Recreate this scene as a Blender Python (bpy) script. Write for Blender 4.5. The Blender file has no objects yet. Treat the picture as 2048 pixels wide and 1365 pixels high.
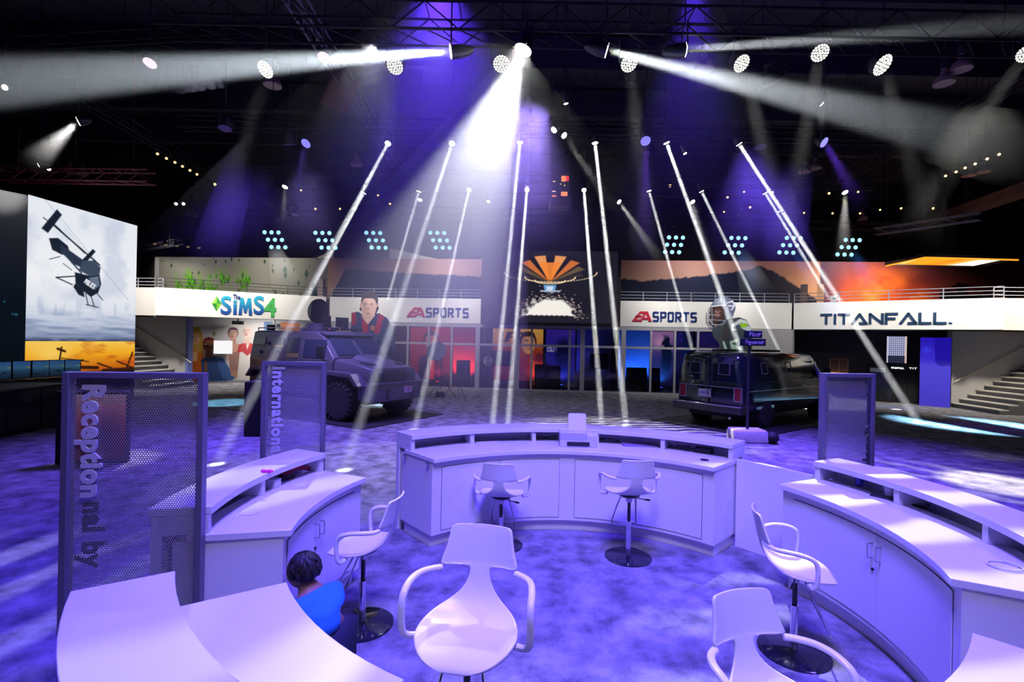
import bpy, bmesh, math, random
import numpy as np
from mathutils import Vector, Matrix

random.seed(7)
RNG = np.random.default_rng(7)
SC = bpy.context.scene
COL = SC.collection
PI = math.pi
R = math.radians

# ---------------------------------------------------------------- camera, world, exposure
F, HC, ROLL, V0 = 977.0, 2.2, R(1.17), 684.0       # focal length in pixels of the 2048 frame, eye height, roll, horizon row
cam = bpy.data.cameras.new('camera')
cam.sensor_width = 36.0
cam.lens = F / 2048 * 36.0
cam.shift_y = 1.5 / 2048
cam.clip_end = 200
camo = bpy.data.objects.new('camera', cam)
COL.objects.link(camo)
cr, sr = math.cos(ROLL), math.sin(ROLL)
camo.matrix_world = Matrix(((cr, -sr, 0, 0), (0, 0, -1, 0), (sr, cr, 0, HC), (0, 0, 0, 1)))
SC.camera = camo
SC.view_settings.view_transform = 'Standard'
SC.view_settings.look = 'None'
SC.view_settings.gamma = 1
SC.view_settings.exposure = 0.0
try:
    SC.view_settings.use_curve_mapping = False
except Exception:
    pass
cy = SC.cycles
cy.max_bounces = 6
cy.diffuse_bounces = 3
cy.glossy_bounces = 3
cy.transmission_bounces = 4
cy.transparent_max_bounces = 32
cy.volume_bounces = 0
cy.sample_clamp_indirect = 4
cy.sample_clamp_direct = 0
cy.caustics_reflective = False
cy.caustics_refractive = False
wd = bpy.data.worlds.new('hall_dark')
SC.world = wd
wd.use_nodes = True
wd.node_tree.nodes['Background'].inputs[0].default_value = (0.20, 0.12, 1.0, 1)
wd.node_tree.nodes['Background'].inputs[1].default_value = 0.012


def P(u, v, z):
    """point at depth z seen at pixel (u, v) of the photograph"""
    du, dv = u - 1024.0, v - V0
    x = du * cr + dv * sr
    y = -du * sr + dv * cr
    return Vector((x * z / F, z, HC - y * z / F))


def PH(u, v, h=0.0):
    """point at height h seen at pixel (u, v)"""
    du, dv = u - 1024.0, v - V0
    y = -du * sr + dv * cr
    return P(u, v, (HC - h) * F / y)


def srgb(r, g, b):
    f = lambda c: (c / 12.92 if c <= 0.04045 else ((c + 0.055) / 1.055) ** 2.4)
    return (f(r / 255), f(g / 255), f(b / 255))


# ---------------------------------------------------------------- lights of the hall (wash lights overhead, with an added fill)
def area(name, loc, target, size, power, color, spread=180, shape='DISK', sy=None):
    l = bpy.data.lights.new(name, 'AREA')
    l.shape = shape
    l.size = size
    if sy:
        l.size_y = sy
    l.energy = power
    l.color = color
    l.spread = R(spread)
    o = bpy.data.objects.new(name, l)
    o.location = loc
    o.rotation_euler = (Vector(target) - Vector(loc)).to_track_quat('-Z', 'Y').to_euler()
    COL.objects.link(o)
    return o


def spot(name, loc, target, power, angle, color=(1, 1, 1), blend=0.5, radius=0.05, stripes=None):
    l = bpy.data.lights.new(name, 'SPOT')
    l.energy = power
    l.color = color
    l.spot_size = R(angle)
    l.spot_blend = blend
    l.shadow_soft_size = radius
    o = bpy.data.objects.new(name, l)
    o.location = loc
    o.rotation_euler = (Vector(target) - Vector(loc)).to_track_quat('-Z', 'Y').to_euler()
    COL.objects.link(o)
    if stripes:                      # a gobo wheel in the lamp: soft broken streaks
        l.use_nodes = True
        nt = l.node_tree
        em = nt.nodes['Emission']
        tc = nt.nodes.new('ShaderNodeTexCoord')
        mp = nt.nodes.new('ShaderNodeMapping')
        mp.inputs['Rotation'].default_value = (0, 0, R(stripes[1]))
        nz = nt.nodes.new('ShaderNodeTexWave')
        nz.inputs['Scale'].default_value = stripes[0]
        nz.inputs['Distortion'].default_value = stripes[2]
        nz.inputs['Detail'].default_value = 2.0
        nz.inputs['Detail Scale'].default_value = 1.6
        cpr = nt.nodes.new('ShaderNodeValToRGB')
        cpr.color_ramp.elements[0].position = 0.45
        cpr.color_ramp.elements[1].position = 0.85
        nt.links.new(tc.outputs['Normal'], mp.inputs['Vector'])
        nt.links.new(mp.outputs[0], nz.inputs['Vector'])
        nt.links.new(nz.outputs['Fac'], cpr.inputs[0])
        nt.links.new(cpr.outputs[0], em.inputs['Strength'])
    return o


VIOLET = (0.085, 0.045, 1.0)
LAV = (0.37, 0.38, 1.0)
area('wash_reception', (0.6, 2.6, 8.0), (0.6, 3.6, 0), 1.6, 430, VIOLET, 78)
area('wash_reception_left', (-5.4, 3.2, 7.6), (-4.4, 3.4, 0), 1.2, 150, (.06, .02, 1), 70)
area('wash_reception_right', (6.2, 5.0, 7.6), (4.6, 4.6, 0), 1.2, 280, VIOLET, 78)
area('fill_reception', (0.4, 0.2, 7.6), (0.6, 5.0, 0.6), 2.0, 110, (.55, .47, 1), 80)  # unseen fill light added to lift the desk fronts
area('wash_floor_left', (-6.2, 10.4, 6.6), (-6.0, 9.2, 0), 1.0, 220, (0.16, 0.08, 1.0), 70)
area('wash_floor_right', (5.4, 10.8, 6.6), (5.8, 9.6, 0), 1.0, 400, (0.16, 0.08, 1.0), 75)
area('wash_floor_centre', (0.2, 10.6, 7.2), (-0.2, 10.6, 0), 1.0, 300, (0.35, 0.24, 1.0), 62)
area('wash_truck', (-5.2, 11.2, 6.6), (-5.0, 13.6, 1.4), 0.8, 95, (0.36, 0.28, 1.0), 55)  # unseen light added to brighten the truck
area('wash_far_floor', (0.0, 16.6, 7.6), (0.0, 16.6, 0), 1.5, 75, (0.75, 0.7, 1.0), 110)
area('wash_ceiling_violet', (-1.8, 10.5, 9.6), (-1.6, 9.5, 12.5), 1.2, 420, (0.12, 0.025, 1.0), 150)  # this and the next: unseen uplights added to tint the ceiling
area('wash_ceiling_violet_right', (3.4, 7.6, 9.6), (3.8, 8.5, 12.5), 1.0, 120, (0.12, 0.025, 1.0), 150)
# white streaky gobo light over the counters
spot('gobo_counter_right', (4.1, 8.6, 7.3), (3.3, 3.0, 0.9), 3600, 36, (.92, 0.94, 1), 0.5, 0.02, (5, 80, 2.5))
spot('gobo_counter_left', (-2.6, 8.8, 7.5), (-1.3, 2.1, 0.9), 2000, 30, (.85, 0.86, 1), 0.6, 0.02, (3.2, 62, 3.0))
spot('gobo_stools', (0.7, 8.8, 7.5), (0.2, 2.4, 0.7), 620, 24, (.92, 0.95, 1), 0.9, 0.04)
spot('gobo_floor_middle', (1.3, 17.0, 7.5), (2.6, 11.8, 0), 9500, 40, (1, 0.95, 0.8), 0.7, 0.02, (9, 100, 4))
spot('gobo_floor_right', (8.5, 9.0, 7.5), (7.0, 7.2, 0), 2200, 46, (1, 1, 0.9), 0.7, 0.02, (4, 105, 5))
spot('gobo_floor_left', (-5.6, 9.9, 7.5), (-4.2, 2.4, 0), 2600, 34, (0.7, 0.7, 1.0), 0.7, 0.02, (4, 30, 4))
spot('pool_floor_left_warm', (-8.0, 13.0, 7.4), PH(222, 921, 0), 5200, 11, (1, .93, .75), .7, .05)
spot('pool_floor_right_warm', (11.2, 11.4, 7.8), PH(1990, 966, 0), 13000, 11, (1, .95, .8), .7, .05)

# ---------------------------------------------------------------- materials
MATS = {}


def mat(name, col, rough=0.6, metal=0.0, emit=None, es=0.0, noise=None, bump=0.0, coat=0.0, spec=0.5):
    """principled material; noise = (scale, amount): slight colour variation"""
    if name in MATS:
        return MATS[name]
    m = bpy.data.materials.new(name)
    m.use_nodes = True
    nt = m.node_tree
    b = nt.nodes['Principled BSDF']
    b.inputs['Base Color'].default_value = (*col, 1)
    b.inputs['Roughness'].default_value = rough
    b.inputs['Metallic'].default_value = metal
    b.inputs['Specular IOR Level'].default_value = spec
    b.inputs['Coat Weight'].default_value = coat
    if emit:
        b.inputs['Emission Color'].default_value = (*emit, 1)
        b.inputs['Emission Strength'].default_value = es
        m.cycles.emission_sampling = 'NONE' if es > 3 else 'AUTO'
    if noise or bump:
        tc = nt.nodes.new('ShaderNodeTexCoord')
        nz = nt.nodes.new('ShaderNodeTexNoise')
        nz.inputs['Scale'].default_value = noise[0] if noise else 40
        nz.inputs['Detail'].default_value = 6
        nt.links.new(tc.outputs['Object'], nz.inputs['Vector'])
        if noise:
            mx = nt.nodes.new('ShaderNodeMix')
            mx.data_type = 'RGBA'
            k = noise[1]
            mx.inputs['A'].default_value = (*[c * (1 - k) for c in col], 1)
            mx.inputs['B'].default_value = (*[min(1, c * (1 + k)) for c in col], 1)
            nt.links.new(nz.outputs['Fac'], mx.inputs['Factor'])
            nt.links.new(mx.outputs['Result'], b.inputs['Base Color'])
        if bump:
            bp = nt.nodes.new('ShaderNodeBump')
            bp.inputs['Strength'].default_value = bump
            bp.inputs['Distance'].default_value = 0.01
            nt.links.new(nz.outputs['Fac'], bp.inputs['Height'])
            nt.links.new(bp.outputs[0], b.inputs['Normal'])
    MATS[name] = m
    return m


def emis(name, col, s, sample=False):
    if name in MATS:
        return MATS[name]
    m = bpy.data.materials.new(name)
    m.use_nodes = True
    nt = m.node_tree
    nt.nodes.remove(nt.nodes['Principled BSDF'])
    e = nt.nodes.new('ShaderNodeEmission')
    e.inputs[0].default_value = (*col, 1)
    e.inputs[1].default_value = s
    nt.links.new(e.outputs[0], nt.nodes['Material Output'].inputs['Surface'])
    m.cycles.emission_sampling = 'AUTO' if sample else 'NONE'
    MATS[name] = m
    return m


def print_mat(name, es=0.0, rough=0.6, base=1.0):
    """printed or lit artwork: colours come from the mesh attribute Col"""
    if name in MATS:
        return MATS[name]
    m = bpy.data.materials.new(name)
    m.use_nodes = True
    nt = m.node_tree
    b = nt.nodes['Principled BSDF']
    a = nt.nodes.new('ShaderNodeAttribute')
    a.attribute_name = 'Col'
    b.inputs['Roughness'].default_value = rough
    b.inputs['Specular IOR Level'].default_value = 0.25
    if es:
        b.inputs['Base Color'].default_value = (0.02, 0.02, 0.02, 1)
        nt.links.new(a.outputs['Color'], b.inputs['Emission Color'])
        b.inputs['Emission Strength'].default_value = es
        m.cycles.emission_sampling = 'NONE'
    else:
        nt.links.new(a.outputs['Color'], b.inputs['Base Color'])
    MATS[name] = m
    return m


def carpet_mat():
    m = bpy.data.materials.new('plush_carpet')
    m.use_nodes = True
    nt = m.node_tree
    b = nt.nodes['Principled BSDF']
    b.inputs['Roughness'].default_value = 0.95
    b.inputs['Specular IOR Level'].default_value = 0.05
    tc = nt.nodes.new('ShaderNodeTexCoord')
    n1 = nt.nodes.new('ShaderNodeTexNoise')
    n1.inputs['Scale'].default_value = 3.4
    n1.inputs['Detail'].default_value = 9
    n1.inputs['Roughness'].default_value = 0.62
    n2 = nt.nodes.new('ShaderNodeTexNoise')
    n2.inputs['Scale'].default_value = 120
    n2.inputs['Detail'].default_value = 3
    mad = nt.nodes.new('ShaderNodeMath')
    mad.operation = 'MULTIPLY_ADD'
    mad.inputs[1].default_value = 0.35
    cpr = nt.nodes.new('ShaderNodeValToRGB')
    e = cpr.color_ramp.elements
    e[0].position, e[0].color = 0.50, (0.085, 0.082, 0.095, 1)
    e[1].position, e[1].color = 0.86, (0.33, 0.32, 0.345, 1)
    nt.links.new(tc.outputs['Object'], n1.inputs['Vector'])
    nt.links.new(tc.outputs['Object'], n2.inputs['Vector'])
    nt.links.new(n2.outputs['Fac'], mad.inputs[0])
    nt.links.new(n1.outputs['Fac'], mad.inputs[2])
    nt.links.new(mad.outputs[0], cpr.inputs[0])
    nt.links.new(cpr.outputs[0], b.inputs['Base Color'])
    bp = nt.nodes.new('ShaderNodeBump')
    bp.inputs['Strength'].default_value = 0.5
    bp.inputs['Distance'].default_value = 0.01
    nt.links.new(n2.outputs['Fac'], bp.inputs['Height'])
    nt.links.new(bp.outputs[0], b.inputs['Normal'])
    return m


def perforated_mat():
    """painted steel sheet punched with a staggered grid of round holes (object x, z plane)"""
    m = bpy.data.materials.new('perforated_steel')
    m.use_nodes = True
    nt = m.node_tree
    b = nt.nodes['Principled BSDF']
    b.inputs['Base Color'].default_value = (0.36, 0.34, 0.40, 1)
    b.inputs['Roughness'].default_value = 0.45
    b.inputs['Metallic'].default_value = 0.3
    tc = nt.nodes.new('ShaderNodeTexCoord')
    sx = nt.nodes.new('ShaderNodeSeparateXYZ')
    nt.links.new(tc.outputs['Object'], sx.inputs[0])

    def M(op, a, c=None):
        n = nt.nodes.new('ShaderNodeMath')
        n.operation = op
        for i, q in enumerate((a, c)):
            if q is None:
                continue
            if isinstance(q, (int, float)):
                n.inputs[i].default_value = q
            else:
                nt.links.new(q, n.inputs[i])
        return n.outputs[0]
    pitch = 0.0140

    def dots(ox, oz):
        fx = M('SUBTRACT', M('FRACT', M('ADD', M('DIVIDE', sx.outputs['X'], pitch), 50 + ox)), 0.5)
        fz = M('SUBTRACT', M('FRACT', M('ADD', M('DIVIDE', sx.outputs['Z'], pitch * 1.732), 50 + oz)), 0.5)
        fz = M('MULTIPLY', fz, 1.732)
        return M('SQRT', M('ADD', M('MULTIPLY', fx, fx), M('MULTIPLY', fz, fz)))
    d = M('MINIMUM', dots(0, 0), dots(0.5, 0.5))
    hole = M('LESS_THAN', d, 0.34)
    tr = nt.nodes.new('ShaderNodeBsdfTransparent')
    mx = nt.nodes.new('ShaderNodeMixShader')
    nt.links.new(hole, mx.inputs[0])
    nt.links.new(b.outputs[0], mx.inputs[1])
    nt.links.new(tr.outputs[0], mx.inputs[2])
    nt.links.new(mx.outputs[0], nt.nodes['Material Output'].inputs['Surface'])
    return m


def haze_mat(name, dens, L=0.0):
    """thin theatre haze; with L it thins out along the beam (local z) and is gone at L"""
    if name in MATS:
        return MATS[name]
    m = bpy.data.materials.new(name)
    m.use_nodes = True
    nt = m.node_tree
    nt.nodes.remove(nt.nodes['Principled BSDF'])
    v = nt.nodes.new('ShaderNodeVolumeScatter')
    v.inputs['Color'].default_value = (1, 1, 1, 1)
    v.inputs['Density'].default_value = dens
    v.inputs['Anisotropy'].default_value = 0.0
    nt.links.new(v.outputs[0], nt.nodes['Material Output'].inputs['Volume'])
    if L:
        tc = nt.nodes.new('ShaderNodeTexCoord')
        sp_ = nt.nodes.new('ShaderNodeSeparateXYZ')
        mr = nt.nodes.new('ShaderNodeMapRange')
        mr.interpolation_type = 'SMOOTHSTEP'
        for k_, v_ in (('From Min', L * .25), ('From Max', L), ('To Min', dens), ('To Max', 0.0)):
            mr.inputs[k_].default_value = v_
        nt.links.new(tc.outputs['Object'], sp_.inputs[0])
        nt.links.new(sp_.outputs['Z'], mr.inputs['Value'])
        nt.links.new(mr.outputs[0], v.inputs['Density'])
    MATS[name] = m
    return m


WHITE_LAM = mat('white_laminate', (0.80, 0.79, 0.80), 0.32, noise=(300, 0.05), coat=0.1)
WHITE_PL = mat('white_plastic', (0.84, 0.83, 0.84), 0.28)
CHROME = mat('chrome', (0.75, 0.75, 0.78), 0.12, 1.0)
STEEL = mat('brushed_steel', (0.55, 0.55, 0.58), 0.35, 1.0)
BLACK_GL = mat('black_glossy', (0.012, 0.012, 0.015), 0.12)
BLACK = mat('black_matt', (0.012, 0.012, 0.014), 0.7)
DARK = mat('dark_grey', (0.03, 0.03, 0.035), 0.6)
GREYW = mat('painted_wall_warm_white', (0.62, 0.60, 0.57), 0.8, noise=(60, 0.06))
GREYR = mat('painted_wall_grey', (0.36, 0.35, 0.36), 0.85, noise=(90, 0.12))
BANNER_W = mat('sign_band_white', (0.78, 0.77, 0.74), 0.7)
RAILM = mat('rail_paint', (0.25, 0.26, 0.32), 0.5)
MULL = mat('window_frame_grey', (0.38, 0.38, 0.42), 0.5)
CEILM = mat('ceiling_dark', (0.035, 0.035, 0.045), 0.9, noise=(3, 0.5))
TRUSSM = mat('truss_dark_metal', (0.012, 0.011, 0.016), 0.7, 0.0, spec=0.2)
SEAM = mat('dark_seam', (0.02, 0.02, 0.03), 0.9)
CARPET = carpet_mat()
PERF = perforated_mat()
PFRAME = mat('sign_frame_paint', (0.17, 0.16, 0.20), 0.45, 0.3)
GLASS = None


def glass_mat():
    m = bpy.data.materials.new('clear_glass')
    m.use_nodes = True
    nt = m.node_tree
    nt.nodes.remove(nt.nodes['Principled BSDF'])
    tr = nt.nodes.new('ShaderNodeBsdfTransparent')
    tr.inputs[0].default_value = (0.86, 0.88, 0.9, 1)
    gl = nt.nodes.new('ShaderNodeBsdfGlossy')
    gl.inputs['Roughness'].default_value = 0.02
    fr = nt.nodes.new('ShaderNodeFresnel')
    fr.inputs[0].default_value = 1.45
    mx = nt.nodes.new('ShaderNodeMixShader')
    nt.links.new(fr.outputs[0], mx.inputs[0])
    nt.links.new(tr.outputs[0], mx.inputs[1])
    nt.links.new(gl.outputs[0], mx.inputs[2])
    nt.links.new(mx.outputs[0], nt.nodes['Material Output'].inputs['Surface'])
    return m


GLASS = glass_mat()


# ---------------------------------------------------------------- object helpers
def tag(o, label=None, cat=None, group=None, kind=None):
    if label:
        o['label'] = label
    if cat:
        o['category'] = cat
    if group:
        o['group'] = group
    if kind:
        o['kind'] = kind
    return o


def thing(name, label, cat, loc=(0, 0, 0), rz=0.0, group=None):
    o = bpy.data.objects.new(name, None)
    o.empty_display_size = 0.2
    o.location = loc
    o.rotation_euler = (0, 0, rz)
    COL.objects.link(o)
    return tag(o, label, cat, group)


class MB:
    """collects shapes; build() links them as one mesh object"""

    def __init__(self, M=None):
        self.v, self.f, self.mi = [], [], []
        self.M = M
        self.k = 0

    def add(self, vs, fs):
        n = len(self.v)
        if self.M is not None:
            vs = [self.M @ Vector(p) for p in vs]
        self.v += [tuple(p) for p in vs]
        self.f += [tuple(i + n for i in f) for f in fs]
        self.mi += [self.k] * len(fs)
        return self

    def hexa(self, p):
        return self.add(p, [(0, 3, 2, 1), (4, 5, 6, 7), (0, 1, 5, 4), (1, 2, 6, 5), (2, 3, 7, 6), (3, 0, 4, 7)])

    def box(self, c, s, rot=None):
        x, y, z = s[0] / 2, s[1] / 2, s[2] / 2
        p = [Vector(q) for q in ((-x, -y, -z), (x, -y, -z), (x, y, -z), (-x, y, -z), (-x, -y, z), (x, -y, z), (x, y, z), (-x, y, z))]
        if rot is not None:
            p = [rot @ q for q in p]
        return self.hexa([q + Vector(c) for q in p])

    def span(self, a, b):
        return self.box([(a[i] + b[i]) / 2 for i in range(3)], [abs(b[i] - a[i]) for i in range(3)])

    def bar(self, p0, p1, w, h=None):
        p0, p1 = Vector(p0), Vector(p1)
        d = p1 - p0
        q = d.to_track_quat('Z', 'Y').to_matrix()
        return self.box((p0 + p1) / 2, (w, h or w, d.length), q)

    def loft(self, secs, caps=True, closed=True):
        n = len(secs[0])
        vs = [p for s in secs for p in s]
        fs = []
        for i in range(len(secs) - 1):
            for j in range(n if closed else n - 1):
                k = (j + 1) % n
                fs.append((i * n + j, i * n + k, (i + 1) * n + k, (i + 1) * n + j))
        if caps and closed:
            fs.append(tuple(reversed(range(n))))
            fs.append(tuple(range((len(secs) - 1) * n, len(secs) * n)))
        return self.add(vs, fs)

    def prism(self, poly, a, b, axis='y'):
        """polygon in the plane across axis, extruded from a to b"""
        def pt(q, t):
            return {'y': (q[0], t, q[1]), 'x': (t, q[0], q[1]), 'z': (q[0], q[1], t)}[axis]
        return self.loft([[pt(q, a) for q in poly], [pt(q, b) for q in poly]])

    def cyl(self, p0, p1, r0, r1=None, n=16):
        r1 = r0 if r1 is None else r1
        p0, p1 = Vector(p0), Vector(p1)
        q = (p1 - p0).to_track_quat('Z', 'Y').to_matrix()
        s = []
        for p, r in ((p0, r0), (p1, r1)):
            s.append([p + q @ Vector((r * math.cos(2 * PI * k / n), r * math.sin(2 * PI * k / n), 0)) for k in range(n)])
        return self.loft(s)

    def tube(self, pts, r, n=8, closed=False, flat=1.0):
        pts = [Vector(p) for p in pts]
        m = len(pts)
        rs = r if isinstance(r, (list, tuple)) else [r] * m
        secs = []
        up = None
        for i, p in enumerate(pts):
            if closed:
                t = (pts[(i + 1) % m] - pts[i - 1]).normalized()
            else:
                t = (pts[min(i + 1, m - 1)] - pts[max(i - 1, 0)]).normalized()
            if up is None:
                up = Vector((0, 0, 1)) if abs(t.z) < 0.9 else Vector((1, 0, 0))
            a = t.cross(up).normalized()
            up = a.cross(t).normalized()
            secs.append([p + a * (rs[i] * math.cos(2 * PI * k / n)) + up * (rs[i] * flat * math.sin(2 * PI * k / n)) for k in range(n)])
        if closed:
            secs.append(secs[0])
        return self.loft(secs, caps=not closed)

    def lathe(self, prof, n=24, c=(0, 0, 0)):
        c = Vector(c)
        secs = [[c + Vector((r * math.cos(2 * PI * k / n), r * math.sin(2 * PI * k / n), z)) for k in range(n)] for r, z in prof]
        return self.loft(secs)

    def ball(self, c, r, n=16, m=10):
        r = r if isinstance(r, (tuple, list)) else (r, r, r)
        secs = []
        for i in range(m + 1):
            a = -PI / 2 + PI * i / m
            ca = max(math.cos(a), 0.01)
            secs.append([(c[0] + r[0] * ca * math.cos(2 * PI * k / n), c[1] + r[1] * ca * math.sin(2 * PI * k / n), c[2] + r[2] * math.sin(a)) for k in range(n)])
        return self.loft(secs)

    def surf(self, fn, nu, nv):
        vs = [fn(i / nu, j / nv) for j in range(nv + 1) for i in range(nu + 1)]
        fs = [(j * (nu + 1) + i, j * (nu + 1) + i + 1, (j + 1) * (nu + 1) + i + 1, (j + 1) * (nu + 1) + i) for j in range(nv) for i in range(nu)]
        return self.add(vs, fs)

    def mesh(self, name, mats, smooth=35):
        me = bpy.data.meshes.new(name)
        me.from_pydata(self.v, [], self.f)
        for m in (mats if isinstance(mats, (list, tuple)) else [mats]):
            me.materials.append(m)
        if any(self.mi):
            me.polygons.foreach_set('material_index', self.mi)
        bm = bmesh.new()
        bm.from_mesh(me)
        bmesh.ops.recalc_face_normals(bm, faces=bm.faces)
        bm.to_mesh(me)
        bm.free()
        if smooth:
            me.polygons.foreach_set('use_smooth', [True] * len(me.polygons))
            me.set_sharp_from_angle(angle=R(smooth))
        me.update()
        return me

    def build(self, name, mats, parent=None, label=None, cat=None, group=None, kind=None, bevel=0.0, solid=0.0, sub=0, smooth=35, recentre=True):
        if parent is None and recentre and self.v:
            a = np.array(self.v)
            c = Vector(((a[:, 0].min() + a[:, 0].max()) / 2, (a[:, 1].min() + a[:, 1].max()) / 2, a[:, 2].min()))
            self.v = [tuple(Vector(p) - c) for p in self.v]
        else:
            c = None
        o = bpy.data.objects.new(name, self.mesh(name, mats, smooth))
        COL.objects.link(o)
        if c is not None:
            o.location = c
        if parent is not None:
            o.parent = parent
        if sub:
            md = o.modifiers.new('sub', 'SUBSURF')
            md.levels = md.render_levels = sub
        if solid:
            md = o.modifiers.new('solid', 'SOLIDIFY')
            md.thickness = solid
            md.offset = 0
        if bevel:
            md = o.modifiers.new('bevel', 'BEVEL')
            md.width = bevel
            md.segments = 2
            md.limit_method = 'ANGLE'
        return tag(o, label, cat, group, kind)


def clone(o, parent=None):
    c = o.copy()
    COL.objects.link(c)
    if parent is not None:
        c.parent = parent
    for ch in list(o.children):
        clone(ch, c)
    return c


def mobj(name, me, parent, loc=(0, 0, 0)):
    o = bpy.data.objects.new(name, me)
    COL.objects.link(o)
    o.parent = parent
    o.location = loc
    return o


# ---------------------------------------------------------------- lettering
GLY = {
    'S': (.6, [[(.6, 1), (.08, 1), (0, .92), (0, .58), (.08, .5), (.52, .5), (.6, .42), (.6, .08), (.52, 0), (0, 0)]]),
    'P': (.6, [[(0, 0), (0, 1), (.52, 1), (.6, .92), (.6, .53), (.52, .45), (0, .45)]]),
    'O': (.6, [[(.08, 0), (0, .08), (0, .92), (.08, 1), (.52, 1), (.6, .92), (.6, .08), (.52, 0), (.08, 0)]]),
    'R': (.6, [[(0, 0), (0, 1), (.52, 1), (.6, .92), (.6, .55), (.52, .47), (0, .47)], [(.3, .47), (.6, 0)]]),
    'T': (.64, [[(0, 1), (.64, 1)], [(.32, 1), (.32, 0)]]),
    'I': (.02, [[(.01, 0), (.01, 1)]]),
    'A': (.7, [[(0, 0), (.35, 1), (.7, 0)], [(.14, .33), (.56, .33)]]),
    'Λ': (.8, [[(0, 0), (.40, 1), (.8, 0)], [(.8, .0), (.42, .0)]]),
    'N': (.7, [[(0, 0), (0, 1), (.7, 0), (.7, 1)]]),
    'F': (.6, [[(0, 0), (0, 1), (.6, 1)], [(0, .5), (.46, .5)]]),
    'L': (.55, [[(0, 1), (0, 0), (.55, 0)]]),
    'C': (.6, [[(.6, 1), (.08, 1), (0, .92), (0, .08), (.08, 0), (.6, 0)]]),
    'E': (.55, [[(.55, 1), (0, 1), (0, 0), (.55, 0)], [(0, .5), (.46, .5)]]),
    'U': (.6, [[(0, 1), (0, .08), (.08, 0), (.52, 0), (.6, .08), (.6, 1)]]),
    'M': (.8, [[(0, 0), (0, 1), (.4, .35), (.8, 1), (.8, 0)]]),
    'D': (.6, [[(0, 0), (0, 1), (.48, 1), (.6, .85), (.6, .15), (.48, 0), (0, 0)]]),
}


def strokes(text, h, sx=1.0, gap=0.28, slant=0.0):
    """list of 2-D polylines for block capitals of height h, and the total width"""
    x, out = 0.0, []
    for ch in text:
        if ch == ' ':
            x += 0.4 * h
            continue
        w, pl = GLY[ch]
        for line in pl:
            out.append([(x + (px * sx + slant * py) * h, py * h) for px, py in line])
        x += (w * sx + gap) * h
    return out, x - gap * h


def stroke_mesh(mb, lines, th, ox, oz, y0, y1):
    """thickened polylines standing in the local x-z plane between depths y0 and y1"""
    for ln in lines:
        for (a, b) in zip(ln[:-1], ln[1:]):
            a, b = Vector(a), Vector(b)
            d = (b - a)
            if d.length < 1e-6:
                continue
            d.normalize()
            n = Vector((-d.y, d.x)) * th / 2
            a2, b2 = a - d * th * 0.35, b + d * th * 0.35
            q = [a2 + n, a2 - n, b2 - n, b2 + n]
            mb.prism([(ox + p.x, oz + p.y) for p in q], y0, y1, 'y')


def text_mb(s, size, depth, M, offset=0.0, shear=0.0, mirror=False, align='LEFT', space=1.0):
    """solid lettering in the x-y plane of M, baseline at the origin"""
    cu = bpy.data.curves.new('t', 'FONT')
    cu.body = s
    cu.size = size
    cu.extrude = depth / 2
    cu.offset = offset
    cu.shear = shear
    cu.align_x = align
    cu.space_character = space
    cu.resolution_u = 4
    ob = bpy.data.objects.new('t', cu)
    COL.objects.link(ob)
    bpy.context.view_layer.update()
    me = bpy.data.meshes.new_from_object(ob.evaluated_get(bpy.context.evaluated_depsgraph_get()))
    mb = MB()
    mx = Matrix.Translation((0, .7 * size, 0)) @ Matrix.Scale(-1, 4, (0, 1, 0)) if mirror else Matrix.Identity(4)
    mb.add([M @ (mx @ v.co) for v in me.vertices], [tuple(p.vertices) for p in me.polygons])
    bpy.data.objects.remove(ob)
    bpy.data.curves.remove(cu)
    bpy.data.meshes.remove(me)
    return mb


UP = Matrix(((1, 0, 0, 0), (0, 0, -1, 0), (0, 1, 0, 0), (0, 0, 0, 1)))       # text plane stands up, facing -y


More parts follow.
